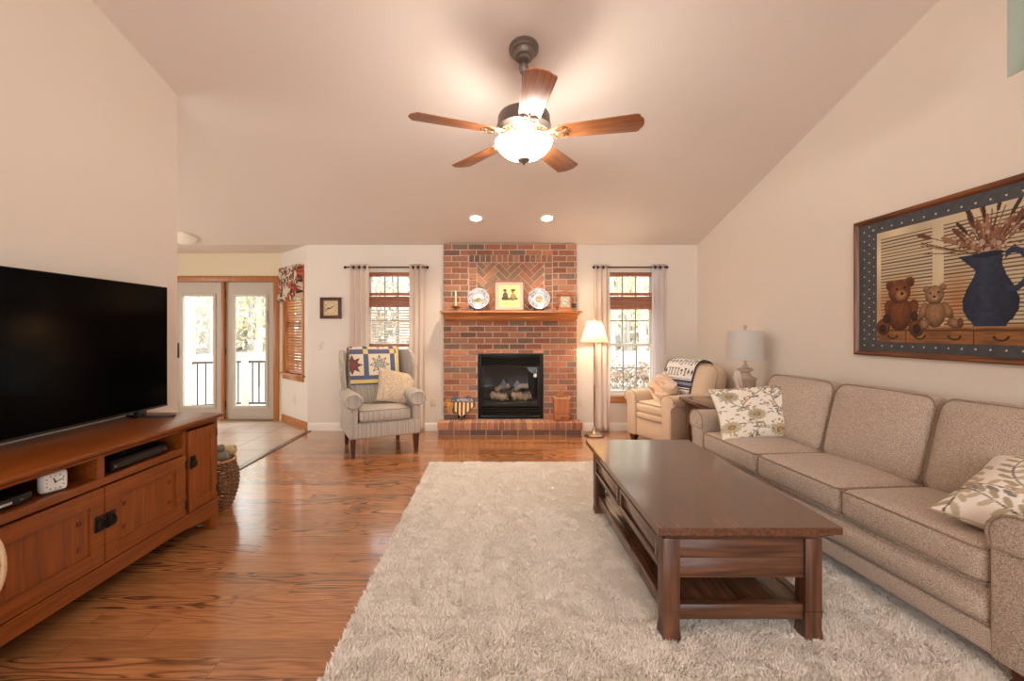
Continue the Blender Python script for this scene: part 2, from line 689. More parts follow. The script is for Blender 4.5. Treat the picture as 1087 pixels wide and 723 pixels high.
def tile_material():
    m, nt, b = new_mat('ceramic_tile')
    N, L = nt.nodes, nt.links
    tc = N.new('ShaderNodeTexCoord')
    br = N.new('ShaderNodeTexBrick')
    br.offset = 0.0
    br.inputs['Scale'].default_value = 1.0
    br.inputs['Brick Width'].default_value = 0.42
    br.inputs['Row Height'].default_value = 0.42
    br.inputs['Mortar Size'].default_value = 0.006
    br.inputs['Color1'].default_value = C(212, 192, 172)
    br.inputs['Color2'].default_value = C(200, 180, 160)
    br.inputs['Mortar'].default_value = C(142, 120, 102)
    L.new(tc.outputs['Object'], br.inputs['Vector'])
    nz = N.new('ShaderNodeTexNoise')
    nz.inputs['Scale'].default_value = 5.0
    nz.inputs['Detail'].default_value = 6.0
    L.new(tc.outputs['Object'], nz.inputs['Vector'])
    mr = N.new('ShaderNodeMapRange')
    mr.inputs[3].default_value = 0.85; mr.inputs[4].default_value = 1.12
    L.new(nz.outputs['Fac'], mr.inputs[0])
    sc = N.new('ShaderNodeVectorMath'); sc.operation = 'SCALE'
    L.new(br.outputs['Color'], sc.inputs[0]); L.new(mr.outputs[0], sc.inputs['Scale'])
    L.new(sc.outputs[0], b.inputs['Base Color'])
    setp(b, rough=0.3)
    return m

def stripe_material():
    m, nt, b = new_mat('striped_upholstery')
    N, L = nt.nodes, nt.links
    tc = N.new('ShaderNodeTexCoord')
    sp = N.new('ShaderNodeSeparateXYZ')
    L.new(tc.outputs['Object'], sp.inputs[0])
    ad = N.new('ShaderNodeMath'); ad.operation = 'ADD'
    L.new(sp.outputs[0], ad.inputs[0]); L.new(sp.outputs[1], ad.inputs[1])
    cb = N.new('ShaderNodeCombineXYZ')
    L.new(ad.outputs[0], cb.inputs[0])
    nz = N.new('ShaderNodeTexNoise')
    nz.inputs['Scale'].default_value = 105
    nz.inputs['Detail'].default_value = 1
    L.new(cb.outputs[0], nz.inputs['Vector'])
    n2 = N.new('ShaderNodeTexNoise')
    n2.inputs['Scale'].default_value = 320
    L.new(tc.outputs['Object'], n2.inputs['Vector'])
    ma = N.new('ShaderNodeMath'); ma.operation = 'MULTIPLY_ADD'
    ma.inputs[1].default_value = 0.4
    L.new(n2.outputs['Fac'], ma.inputs[0]); L.new(nz.outputs['Fac'], ma.inputs[2])
    rp = N.new('ShaderNodeValToRGB')
    e = rp.color_ramp.elements
    e[0].position = 0.56; e[0].color = C(148, 145, 141)
    e[1].position = 0.86; e[1].color = C(208, 198, 182)
    k = e.new(0.70); k.color = C(184, 176, 166)
    L.new(ma.outputs[0], rp.inputs[0])
    L.new(rp.outputs[0], b.inputs['Base Color'])
    setp(b, rough=0.95, spec=0.15)
    return m

M_WALL = plain('wall_paint', C(229, 220, 208), rough=0.85, spec=0.25, bump=0.03, bscale=180, var=0.012, vscale=3)
M_CEIL = plain('ceiling_paint', C(228, 218, 209), rough=0.92, spec=0.15, bump=0.04, bscale=140, var=0.012, vscale=3)
M_TRIMW = plain('white_trim_paint', C(236, 230, 220), rough=0.45, bump=0.01, bscale=60)
M_FLOOR = floor_material()
M_TILE = tile_material()
M_STRIPE = stripe_material()
OAK_D, OAK_L = C(158, 92, 44), C(204, 140, 82)
OAKX = wood('honey_oak', OAK_D, OAK_L, 'x'); OAKZ = wood('honey_oak', OAK_D, OAK_L, 'z')
CH_D, CH_L = C(98, 44, 9), C(158, 84, 25)
CHX = wood('cherry_oak', CH_D, CH_L, 'x', rough=0.36, coat=0.08, contrast=.55, span=.44); CHY = wood('cherry_oak', CH_D, CH_L, 'y', rough=0.36, coat=0.08, contrast=.55, span=.44); CHZ = wood('cherry_oak', CH_D, CH_L, 'z', rough=0.36, coat=0.08, contrast=.55, span=.44)
WA_D, WA_L = C(68, 43, 30), C(112, 74, 52)
WAX = wood('walnut_stain', WA_D, WA_L, 'x', rough=0.3, coat=0.15, contrast=.7); WAY = wood('walnut_stain', WA_D, WA_L, 'y', rough=0.26, coat=0.4, contrast=.35); WAZ = wood('walnut_stain', WA_D, WA_L, 'z', rough=0.35, contrast=.7)
M_LEG = wood('dark_leg_wood', C(62, 28, 14), C(98, 48, 26), 'z', rough=0.35)
M_SOFA = tweed('sofa_tweed', [C(142, 123, 108), C(174, 155, 139), C(194, 176, 160), C(210, 196, 182)], scale=290)
M_SOFAP = tweed('sofa_piping', [C(134, 116, 100), C(166, 148, 130)], scale=200)
M_CHAIR = tweed('armchair_linen', [C(194, 170, 144), C(212, 190, 164), C(224, 206, 182)], scale=240)
M_CHAIRP = tweed('armchair_piping', [C(166, 140, 114), C(188, 162, 134)], scale=240)
M_BLACK = plain('black_metal', C(14, 13, 13), spec=.25, rough=0.5, bump=0.02, bscale=150)
M_BLACKG = plain('black_gloss', C(6, 6, 7), rough=0.12, var=0.1)
M_NICKEL = plain('brushed_nickel', C(176, 162, 140), rough=0.28, metal=1.0, var=0.06, vscale=30)
M_BRONZE = plain('dark_bronze', C(58, 44, 36), rough=0.4, metal=0.7, var=0.1, vscale=40)
M_PEWTER = plain('antique_pewter', C(128, 118, 112), rough=0.42, metal=0.6, var=0.15, vscale=50)
M_PLATE = plain('outlet_plastic', C(226, 214, 194), rough=0.4, var=0.01)
M_GLASS = glass('window_glass')
M_PAINT = painted('painted_cloth', rough=0.9, bump=0.15)
M_PAINTED_FLAT = painted('printed_paper', rough=0.55)
M_CERAMIC = painted('glazed_ceramic', rough=0.18, coat=0.5)
# ------------------------------------------------------------------ room shell
YB = 6.0; XL = -2.42; XR = 2.65; YD = 6.64; RIDGE = -0.2; YR = -4.0; XD = -6.4
def ceil_z(y):
    if y >= YB:
        return 2.45
    return 2.45 + 0.258 * (YB - y) if y >= RIDGE else 2.45 + 0.258 * (YB - RIDGE) - 0.258 * (RIDGE - y)

struct(mesh_obj('floor', [(XL - .03, YR, 0), (XR, YR, 0), (XR, YB, 0), (XL - .03, YB, 0)], [[0, 1, 2, 3]], M_FLOOR))
struct(mesh_obj('floor_dining', [(XD, .4, 0), (XL - .03, .4, 0), (XL - .03, YB + .02, 0), (-3.13, YD, 0), (XD, YD, 0)], [[0, 1, 2, 3, 4]], M_TILE))
struct(MB().box(XL - .06, XL - .01, 3.45, YB - .02, 0, .009, bev=.003).build('trim_1', WAY))

mb = MB()
prof = [(YR - .15, ceil_z(YR) - .04), (RIDGE, ceil_z(RIDGE)), (YB, 2.45), (YD + .2, 2.45)]
vs = []
for (y, z) in prof:
    vs += [(XD - .15, y, z), (XR + .15, y, z)]
for (y, z) in prof:
    vs += [(XD - .15, y, z + .15), (XR + .15, y, z + .15)]
fs = []
for i in range(3):
    fs.append([2 * i, 2 * i + 1, 2 * i + 3, 2 * i + 2])
    fs.append([8 + 2 * i, 8 + 2 * i + 2, 8 + 2 * i + 3, 8 + 2 * i + 1])
mb.add(vs, fs)
struct(mb.build('ceiling', M_CEIL, smooth=0))

def yz_wall(name, x0, x1, ya, yb):
    ys = [ya] + ([RIDGE] if ya < RIDGE < yb else []) + [yb]
    poly = [(ya, 0), (yb, 0)] + [(y, ceil_z(y) + .02) for y in ys[::-1]]
    return struct(MB().prism(poly, x0, x1, 'yz').build(name, M_WALL, smooth=0))

yz_wall('wall_left', XL - .13, XL, YR, 3.45)
# right wall with a high opening
HY0, HY1, HZ0, HZ1 = 1.25, 2.36, 2.63, 3.42
mb = MB()
def yz_piece(ya, yb, z0, z1=None):
    ys = [ya] + ([RIDGE] if ya < RIDGE < yb else []) + [yb]
    poly = [(ya, z0), (yb, z0)] + ([(y, ceil_z(y) + .02) for y in ys[::-1]] if z1 is None else [(yb, z1), (ya, z1)])
    mb.prism(poly, XR, XR + .15, 'yz')
yz_piece(YR, HY0, 0); yz_piece(HY1, YB + .15, 0); yz_piece(HY0, HY1, 0, HZ0); yz_piece(HY0, HY1, HZ1)
struct(mb.build('wall_right', M_WALL, smooth=0))
mb = MB()
M_JAMB = plain('pale_green_paint', C(188, 198, 184), rough=0.7, var=0.02)
mb.box(XR + .15, XR + .42, HY1, HY1 + .03, HZ0 - .03, HZ1 + .03)
mb.box(XR + .15, XR + .42, HY0 - .03, HY0, HZ0 - .03, HZ1 + .03)
mb.box(XR + .15, XR + .42, HY0, HY1, HZ0 - .03, HZ0)
mb.box(XR + .15, XR + .42, HY0, HY1, HZ1, HZ1 + .03)
mb.box(XR - .002, XR + .15, HY1 - .012, HY1, HZ0, HZ1)
w4 = struct(mb.build('window_4', M_JAMB, smooth=0))
MB().box(XR + .40, XR + .41, HY0, HY1, HZ0, HZ1).build('window_shade', thin_cloth('green_white_shade', C(160, 160, 142), translucent=.4), w4)  # unseen panel added to dim the sky light on the jamb

def wall_grid(mb, x0, x1, y0, y1, z0, z1, holes, T=None):
    xs = sorted(set([x0, x1] + [h[0] for h in holes] + [h[1] for h in holes]))
    for a, b in zip(xs[:-1], xs[1:]):
        cut = sorted([(h[2], h[3]) for h in holes if h[0] <= a + 1e-6 and h[1] >= b - 1e-6])
        z = z0
        for (p, q) in cut:
            if p > z:
                mb.box(a, b, y0, y1, z, p, T=T)
            z = q
        if z < z1:
            mb.box(a, b, y0, y1, z, z1, T=T)

W1 = (-1.74, -1.08); W2 = (1.45, 2.11); WZ = (0.46, 2.12)
FX0, FX1, FZ0, FZ1 = -.245, .614, .17, 1.02
mb = MB()
wall_grid(mb, -2.49, XR + .02, YB, YB + .16, 0, 2.47, [(W1[0], W1[1], *WZ), (W2[0], W2[1], *WZ), (FX0, FX1, FZ0, FZ1)])
struct(mb.build('wall_back', M_WALL, smooth=0))
# angled wall with its narrow window
TA = Matrix.Translation((-2.49, YB, 0)) @ Matrix.Rotation(R(135), 4, 'Z')   # local x runs along the wall away from the room corner, local -y is outside
AL = .64 * math.sqrt(2)
AW = (.16, .80, .72, 2.05)
mb = MB()
wall_grid(mb, 0, AL + .05, -.14, 0, 0, 2.47, [AW], T=TA)
struct(mb.build('wall_angled', M_WALL, smooth=0))
DX0, DX1, DZ = -4.80, -3.19, 2.06
mb = MB()
wall_grid(mb, XD - .1, -3.12, YD, YD + .16, 0, 2.47, [(DX0, DX1, -.01, DZ)])
struct(mb.build('wall_dining', plain('cream_wall_paint', C(228, 214, 188), rough=0.85, spec=0.25, bump=0.03, bscale=180, var=0.012, vscale=3), smooth=0))
mb = MB()
mb.prism([(.3, 0), (YD + .1, 0), (YD + .1, 2.47), (YB, 2.47), (.3, ceil_z(.3) + .02)], XD - .12, XD, 'yz')
struct(mb.build('wall_dining_left', M_WALL, smooth=0))
mb = MB()
mb.box(XD - .1, XL - .13, .28, .4, 0, ceil_z(.4) + .02)
struct(mb.build('wall_dining_near', M_WALL, smooth=0))
mb = MB()
wall_grid(mb, XL - .13, XR + .15, YR - .12, YR, 0, 3.2, [(-2.15, -.15, .65, 2.45), (.45, 2.45, .65, 2.45)])  # unseen openings added for the rear fill lamps
struct(mb.build('wall_rear', M_WALL, smooth=0))

# baseboards
def base(name, x0, x1, y, mat=M_TRIMW):
    mb = MB()
    mb.prism([(y, 0), (y - .016, 0), (y - .016, .085), (y - .010, .10), (y - .004, .106), (y, .106)], x0, x1, 'yz')
    struct(mb.build(name, mat, smooth=30))
base('baseboard_back', -2.48, -.72, YB)
base('baseboard_back_right', 1.06, XR, YB)
struct(MB().box(XR - .016, XR, YR, YB - .02, 0, .106, bev=.004).build('baseboard_right', M_TRIMW))
struct(MB().box(XL, XL + .016, YR, 3.45, 0, .106, bev=.004).build('baseboard_left', M_TRIMW))
struct(MB(TA).box(0.01, AL - .02, 0, .016, 0, .11, bev=.004).build('baseboard_angled', OAKX))

# ------------------------------------------------------------------ front windows
M_SASH = plain('white_vinyl_sash', C(228, 224, 216), rough=0.5, var=0.01)
M_MUNT = plain('grey_white_muntin', C(150, 145, 138), rough=0.5, var=0.01)  # greyed to paint in the backlit shade on the bars
def front_window(n, x0, x1):
    z0, z1 = WZ
    root = bpy.data.objects.new('window_%d' % n, None)
    COL.objects.link(root)
    root.location = ((x0 + x1) / 2, YB, z0)
    root['kind'] = 'structure'
    w = (x1 - x0) / 2; h = z1 - z0
    mb = MB()
    mb.box(-w, -w + .03, .0, .15, 0, h); mb.box(w - .03, w, .0, .15, 0, h)
    mb.box(-w + .03, w - .03, .0, .15, h - .03, h); mb.box(-w + .03, w - .03, .0, .15, 0, .025)
    mb.build('frame', M_SASH, root, smooth=0)
    mr = 0.67
    for nm, a, b, yy, rows in (('upper_sash', mr - .02, h - .03, .10, 3), ('lower_sash', .025, mr + .02, .06, 2)):
        mb = MB()
        mb.box(-w + .03, -w + .065, yy, yy + .035, a, b, bev=.004); mb.box(w - .065, w - .03, yy, yy + .035, a, b, bev=.004)
        mb.box(-w + .065, w - .065, yy, yy + .035, a, a + .04, bev=.004); mb.box(-w + .065, w - .065, yy, yy + .035, b - .035, b, bev=.004)
        s = mb.build(nm, M_SASH, root, smooth=30)
        mb = MB()
        iw = w - .065
        for k in (1, 2):
            x = -iw + 2 * iw * k / 3
            mb.box(x - .007, x + .007, yy + .010, yy + .026, a + .04, b - .035)
        for k in range(1, rows):
            z = a + .04 + (b - a - .075) * k / rows
            mb.box(-iw, iw, yy + .011, yy + .025, z - .007, z + .007)
        mb.build('muntin_grid', M_MUNT, s, smooth=0)
        mesh_obj('pane', [(-iw, yy + .018, a + .04), (iw, yy + .018, a + .04), (iw, yy + .018, b - .035), (-iw, yy + .018, b - .035)], [[0, 1, 2, 3]], M_GLASS, s)
    mb = MB()
    mb.box(-w - .05, w + .05, -.045, .05, -.022, 0.004, bev=.006)
    mb.box(-w - .02, w + .02, -.016, 0, -.095, -.022, bev=.004)
    mb.build('sill', OAKX, root)
    return root
front_window(1, *W1)
front_window(2, *W2)

M_SLAT = wood('blind_wood', C(150, 92, 62), C(186, 124, 92), 'x', rough=0.5)
M_WSLAT = thin_cloth('white_slat', C(236, 226, 214), translucent=0.45)
def window_blind(x0, x1, label, zstack, zbot):
    t = thing('window_blind', label, 'blind', ((x0 + x1) / 2, YB, 0))
    w = (x1 - x0) / 2 - .036
    MB().box(-w, w, .005, .05, 2.035, 2.088, bev=.004).build('headrail', M_SLAT, t)
    mb = MB()
    mb.box(-w, w, .008, .048, zstack[1] - .035, zstack[1], bev=.006)
    mb.build('middle_rail', M_SLAT, t)
    mb = MB()
    k = int((zstack[1] - .045 - zstack[0]) / .0095)
    for i in range(k):
        z = zstack[0] + i * .0095
        mb.box(-w + .003, w - .003, .004, .050, z, z + .007)
    mb.build('slat_stack', M_SLAT, t, smooth=0)
    if zbot:
        mb = MB()
        z = zstack[0] - .04
        while z > zbot + .04:
            mb.box(-w + .003, w - .003, -.022, .022, -.0015, .0015, T=Matrix.Translation((0, .028, z)) @ Matrix.Rotation(R(18), 4, 'X'))
            z -= .038
        mb.build('slats', M_WSLAT, t, smooth=0)
        MB().box(-w, w, .008, .048, zbot - .025, zbot + .012, bev=.005).build('bottom_rail', M_SLAT, t)
    for s in (-1, 1):
        MB().tube([(s * w * .62, .028, 2.04), (s * w * .62, .028, zbot or zstack[0])], .0015, 5).build('cord', M_WSLAT, t)
    return t
window_blind(*W1, 'wooden window blind with white slats lowered behind the striped wing chair', (1.63, 1.82), 1.13)
window_blind(*W2, 'wooden window blind stacked mid window with open panes, right of the lit floor lamp', (1.60, 1.82), None)

# curtain rods and panels
M_CURT = thin_cloth('beige_curtain_cloth', C(247, 237, 228), translucent=0.42)
M_CURTW = thin_cloth('sheer_white_curtain_cloth', C(246, 241, 240), translucent=0.6, transparent=.12)
def curtain_rod(x0, x1, label):
    t = thing('curtain_rod', label, 'curtain rod', ((x0 + x1) / 2, YB - .075, 2.145), group='curtain rods')
    w = (x1 - x0) / 2
    MB().tube([(-w, 0, 0), (w, 0, 0)], .009, 10).build('rod', M_BRONZE, t)
    for s in (-1, 1):
        mb = MB()
        mb.lathe([(.001, 0), (.010, .003), (.017, .012), (.020, .022), (.014, .034), (.006, .040), (.001, .041)], 14, T=Matrix.Translation((s * w, 0, 0)) @ Matrix.Rotation(s * R(90), 4, 'Y'))
        mb.build('finial', M_BRONZE, t)
        mb = MB()
        mb.tube([(s * (w - .035), 0, 0), (s * (w - .035), .06, 0)], .006, 8)
        mb.box(s * (w - .035) - .012, s * (w - .035) + .012, .062, .074, -.03, .03, bev=.003)
        mb.build('bracket', M_BRONZE, t)
curtain_rod(-1.95, -.92, 'dark curtain rod over the window behind the wing chair')
curtain_rod(1.29, 2.20, 'dark curtain rod over the window beside the lit floor lamp')

def curtain(x0, x1, folds, label, phase=0.0, spread=1.0, mat=M_CURT):
    t = thing('window_curtain', label, 'curtain', ((x0 + x1) / 2, YB - .075, 0))
    w = (x1 - x0) / 2
    rs = np.random.RandomState(int(abs(x0) * 100))
    j = rs.rand(8)
    def pos(u, v):
        z = 0.015 + v * (2.185 - .015)
        k = 1 + (spread - 1) * (1 - v) ** 1.2
        amp = .030 + .006 * np.sin(9 * v + j[0] * 6)
        ph = 2 * PI * folds * u + phase + .5 * np.sin(3 * (1 - v) + j[1] * 6) * (1 - v)
        x = (2 * u - 1) * w * k + .010 * np.sin(2 * ph) * (1 - .3 * v)
        y = amp * np.sin(ph) + .012 * np.sin(5.3 * u * folds + 4 * v) * (1 - v)
        return np.stack([x, y, z], 1)
    c = grid_obj('cloth', int(folds * 22), 40, pos, None, mat, t, thick=.003, smooth=80)
    for i in range(int(folds * 2)):
        u = (i + .5) / (folds * 2) - phase / (2 * PI * folds)
        if 0.03 < u < .97:
            x = (2 * u - 1) * w
            ring = [(x, .021 * math.cos(a), 2.145 + .021 * math.sin(a)) for a in np.linspace(0, 2 * PI, 18)[:-1]]
            MB().tube(ring, .005, 6, closed=True).build('grommet', M_BRONZE, c)
    return t
curtain(-1.915, -1.66, 3.5, 'pale beige curtain panel left of the window behind the wing chair', PI, .98)
curtain(-1.135, -.935, 3.0, 'pale beige curtain panel hanging between wing chair window and brick chimney', PI, 1.05)
curtain(1.27, 1.475, 3.0, 'beige curtain panel hanging right behind the lit floor lamp', PI, 1.0)
curtain(2.02, 2.215, 3.0, 'bright white curtain panel right of the window beside the armchair', PI, 1.0, M_CURTW)

# ------------------------------------------------------------------ patio doors
M_DOOR = plain('taupe_door_paint', C(190, 178, 163), rough=0.45, var=0.01)
M_SEAL = plain('white_lite_frame', C(204, 194, 180), rough=0.5, var=0.01)
mb = MB()
mb.box(-3.25, -3.17, YD - .02, YD, 0, 2.10, bev=.005)
mb.box(-4.82, -4.74, YD - .02, YD, 0, 2.10, bev=.005)
mb.box(-4.84, -3.15, YD - .024, YD, 2.045, 2.115, bev=.005)
mb.box(-3.245, -3.19, YD, YD + .13, 0, 2.05)
mb.box(-4.80, -4.745, YD, YD + .13, 0, 2.05)
mb.box(-4.745, -3.245, YD, YD + .13, 2.03, 2.06)
mb.box(-4.012, -3.972, YD - .012, YD + .12, 0, 2.035, bev=.004)
struct(mb.build('trim_2', wood('casing_oak', C(158, 98, 48), C(184, 122, 66), 'z', contrast=.15)))
struct(MB().box(-4.8, -3.19, YD - .01, YD + .15, 0, .018, bev=.004).build('trim_3', plain('threshold_metal', C(150, 120, 84), rough=0.35, metal=.6)))
def patio_door(n, x0, x1, side):
    root = bpy.data.objects.new('door_%d' % n, None)
    COL.objects.link(root)
    root['kind'] = 'structure'
    root.location = ((x0 + x1) / 2, YD + .04, 0.02)
    w = (x1 - x0) / 2 - .004
    h = 2.005
    l = .232; z0, z1 = .19, 1.815
    mb = MB()
    wall_grid(mb, -w, w, 0, .045, 0, h, [(-l, l, z0, z1)])
    mb.build('slab', M_DOOR, root, smooth=0)
    mb = MB()
    for (a, b, c, d) in ((-l - .03, -l + .012, z0 - .03, z1 + .03), (l - .012, l + .03, z0 - .03, z1 + .03)):
        mb.box(a, b, -.012, .004, c, d, bev=.004)
    for (c, d) in ((z0 - .03, z0 + .012), (z1 - .012, z1 + .03)):
        mb.box(-l, l, -.012, .004, c, d, bev=.004)
    mb.build('lite_frame', M_SEAL, root)
    mesh_obj('pane', [(-l, .02, z0), (l, .02, z0), (l, .02, z1), (-l, .02, z1)], [[0, 1, 2, 3]], M_GLASS, root)
    for z in (.22, 1.0, 1.83):
        MB().tube([(side * (w + .002), -.012, z - .05), (side * (w + .002), -.012, z + .05)], .008, 8).build('hinge', M_BRONZE, root)
    mb = MB()
    mb.box(-side * (w - .06) - .022, -side * (w - .06) + .022, -.008, 0, .90, 1.12, bev=.004)
    mb.tube([(-side * (w - .06), -.008, 1.0), (-side * (w - .06), -.05, 1.0), (-side * (w - .06), -.065, 1.0)], [.008, .020, .016], 10)
    if n == 1:
        mb.build('handle', M_BRONZE, root)
    else:
        MB().box(l + .008, l + .022, -.026, -.012, 1.42, 1.60, bev=.004).build('shade_lever', M_SEAL, root)
patio_door(1, -4.742, -4.012, 1)
patio_door(2, -3.972, -3.248, -1)

# narrow window in the angled wall
root = bpy.data.objects.new('window_3', None); COL.objects.link(root)
root['kind'] = 'structure'
root.matrix_world = TA @ Matrix.Translation((.48, 0, .72))
mb = MB()
for s in (-1, 1):
    mb.box(s * .345 - .03, s * .345 + .03, -.02, .018, 0, 1.33, bev=.004)
    mb.box(s * .305 - .012, s * .305 + .012, -.13, .0, 0, 1.33)
mb.box(-.375, .375, -.02, .018, 1.33, 1.39, bev=.004)
mb.box(-.32, .32, -.08, -.05, .68, .72, bev=.004)
mb.build('frame', OAKZ, root)
mb = MB(); mb.box(-.40, .40, -.06, .045, -.028, 0, bev=.006); mb.box(-.36, .36, 0, .016, -.09, -.028, bev=.004)
mb.build('sill', OAKX, root)
mesh_obj('pane', [(-.3, -.1, 0), (.3, -.1, 0), (.3, -.1, 1.33), (-.3, -.1, 1.33)], [[0, 1, 2, 3]], M_GLASS, root)
t = thing('window_blind', 'narrow wooden slatted blind under the floral valance beside patio doors', 'blind', TA @ Vector((.48, -.02, .72)), R(135))
mb = MB()
z = .06
while z < 1.28:
    mb.box(-.285, .285, -.020, .020, -.0015, .0015, T=Matrix.Translation((0, -.012, z)) @ Matrix.Rotation(R(-28), 4, 'X'))
    z += .040
mb.build('slats', wood('blind_oak', C(150, 96, 56), C(196, 140, 92), 'x', rough=.5), t, smooth=0)
MB().box(-.285, .285, -.035, .01, .012, .038, bev=.005).build('bottom_rail', OAKX, t)
MB().box(-.285, .285, -.04, .015, 1.285, 1.325, bev=.004).build('headrail', OAKX, t)

# floral valance above it
FLOWER_BASE = np.array([226, 212, 188.])
def valance_col(U, V):
    n = len(U)
    x = U * .92; y = V * .46
    c = np.tile(FLOWER_BASE, (n, 1))
    rs = np.random.RandomState(5)
    for k in range(150):
        cx, cy = rs.rand() * .92, rs.rand() * .46
        kind = rs.rand()
        a = rs.rand() * PI
        dx = (x - cx) * np.cos(a) + (y - cy) * np.sin(a); dy = -(x - cx) * np.sin(a) + (y - cy) * np.cos(a)
        if kind < .3:
            r = .028 + .02 * rs.rand()
            rr = np.sqrt(dx ** 2 + dy ** 2) / r
            wob = 1 + .2 * np.sin(5 * np.arctan2(dy, dx))
            c[rr < wob] = (176, 66, 58)
            c[rr < .55 * wob] = (206, 112, 92)
        elif kind < .75:
            m = (dx / .045) ** 2 + (dy / .013) ** 2 < 1
            c[m] = (92, 96, 72) if kind < .55 else (72, 62, 54)
        else:
            m = (np.abs(dy - .25 * np.sin(dx * 30) * .04) < .004) & (np.abs(dx) < .07)
            c[m] = (92, 74, 58)
    return c
t = thing('valance', 'red and cream floral valance over the narrow angled window', 'valance', TA @ Vector((.48, 0, 1.74)), R(135))
def vpos(U, V):
    ph = U * 2 * PI * 8
    flare = (1 - V)
    x = (U - .5) * .74
    y = .075 + .012 * np.sin(ph) * (V * .4 + flare ** 3 * 1.6) + .02 * flare
    end = np.minimum(U, 1 - U)
    y = np.where(end < .04, y * (end / .04), y)
    z = V * .47 + np.where(V < .2, .012 * np.sin(ph), 0) * (1 - V * 5)
    return np.stack([x, y, z], 1)
grid_obj('cloth', 200, 100, vpos, valance_col, painted('valance_cloth', translucent=.25), t, thick=.003)
MB().box(-.36, .36, .0, .07, .43, .462).build('mounting_board', OAKX, t)

# ------------------------------------------------------------------ switch, outlets, wall clock
def plate(name, label, cat, T, kind):
    t = thing(name, label, cat)
    t.matrix_world = T
    MB().box(-.036, .036, -.006, 0, -.058, .058, bev=.003).build('cover_plate', M_PLATE, t)
    if kind == 'switch':
        MB().box(-.006, .006, -.016, -.005, -.014, .014, bev=.002, T=Matrix.Rotation(R(15), 4, 'X')).build('toggle', M_PLATE, t)
    else:
        for z in (-.02, .02):
            f = MB().prism(circle(.016, 16, 0, z, .014), -.009, -.005, 'xz').build('socket', M_PLATE, t)
            mb = MB()
            mb.box(-.007, -.005, -.0096, -.0085, z - .004, z + .006); mb.box(.005, .007, -.0096, -.0085, z - .004, z + .006)
            mb.build('slots', M_BLACK, f)
    return t
plate('light_switch', 'cream light switch on the wall below the square wall clock', 'light switch', Matrix.Translation((-2.32, YB, 1.13)), 'switch')
plate('wall_outlet', 'cream outlet on the wall between wing chair and brick hearth', 'outlet', Matrix.Translation((-.835, YB, .375)), 'outlet')
plate('wall_outlet', 'cream outlet on the wall between hearth and floor lamp, cord plugged in', 'outlet', Matrix.Translation((1.125, YB, .37)), 'outlet')
plate('wall_outlet', 'cream outlet low on the angled wall under the narrow window', 'outlet', TA @ Matrix.Translation((.45, 0, .36)) @ Matrix.Rotation(R(180), 4, 'Z'), 'outlet')

t = thing('wall_clock', 'small square wall clock with dark wooden frame above the light switch', 'clock', (-2.18, YB, 1.617))
mb = MB()
F = .14
for s in (-1, 1):
    mb.box(s * F - (.04 if s > 0 else 0), s * F + (0 if s > 0 else .04), -.03, 0, -F, F, bev=.005)
    mb.box(-F + .04, F - .04, -.03, 0, s * F - (.04 if s > 0 else 0), s * F + (0 if s > 0 else .04), bev=.005)
mb.build('frame', wood('clock_frame_wood', C(58, 30, 18), C(98, 54, 32), 'x'), t)
def dial(U, V):
    x = U - .5; y = V - .5
    c = np.tile(np.array([222, 198, 160.]), (len(U), 1))
    r = np.hypot(x, y)
    edge = np.maximum(abs(x), abs(y))
    c[edge > .44] = (190, 160, 120)
    a = np.arctan2(y, x)
    tick = (np.abs(((a / (PI / 6) + .5) % 1) - .5) < .12) & (r > .33) & (r < .40)
    c[tick] = (80, 54, 40)
    c[(np.abs(x + .16) < .08) & (np.abs(y + .02) < .05)] = (120, 96, 70)
    return c
grid_obj('dial', 60, 60, lambda U, V: np.stack([(U - .5) * .204, -.012 + 0 * U, (V - .5) * .204], 1), dial, M_PAINTED_FLAT, t)
mb = MB()
mb.box(-.0035, .0035, -.018, -.014, -.01, .052, T=Matrix.Rotation(R(58), 4, 'Y'))
mb.box(-.003, .003, -.020, -.016, -.012, .072, T=Matrix.Rotation(R(-110), 4, 'Y'))
mb.lathe([(.006, 0), (.006, .008)], 12, T=Matrix.Translation((0, -.012, 0)) @ Matrix.Rotation(R(90), 4, 'X'))
mb.build('hands', M_BLACK, t)

# ------------------------------------------------------------------ brick chimney
M_BRICK = painted('brick', rough=0.9, bump=0.5, bscale=90, noise=0.28, nscale=26)
M_MORTAR = plain('mortar', C(206, 184, 164), rough=0.95, bump=0.4, bscale=120, var=0.08, vscale=20)
CX0, CX1, CY = -.69, 1.045, 5.93
rsb = random.Random(11)
BR = [(164, 112, 88), (152, 102, 80), (174, 122, 92), (142, 102, 84), (130, 106, 92), (160, 116, 94), (178, 126, 96), (150, 98, 78), (122, 98, 86)]
def bcol(p=None):
    c = rsb.choice(BR if p is None else p)
    k = .92 + .16 * rsb.random()
    return tuple(lin(min(255, v * k)) for v in c)
def clip_poly(poly, x0, x1, z0, z1):
    for (ax, lim, sgn) in ((0, x0, 1), (0, x1, -1), (1, z0, 1), (1, z1, -1)):
        out = []
        for i in range(len(poly)):
            a, b = poly[i - 1], poly[i]
            ia = (a[ax] - lim) * sgn >= 0; ib = (b[ax] - lim) * sgn >= 0
            if ia != ib:
                q = (lim - a[ax]) / (b[ax] - a[ax])
                out.append((a[0] + q * (b[0] - a[0]), a[1] + q * (b[1] - a[1])))
            if ib:
                out.append(b)
        poly = out
        if len(poly) < 3:
            return []
    area = 0.5 * sum(poly[i - 1][0] * poly[i][1] - poly[i][0] * poly[i - 1][1] for i in range(len(poly)))
    return poly if abs(area) > 3e-4 else []
chim = MB()
PX0, PX1, PZ0, PZ1 = -.255, .625, 1.50, 2.205          # herringbone field
EX0, EX1, SZ = -.36, .73, 2.305                         # edge bricks and soldier course
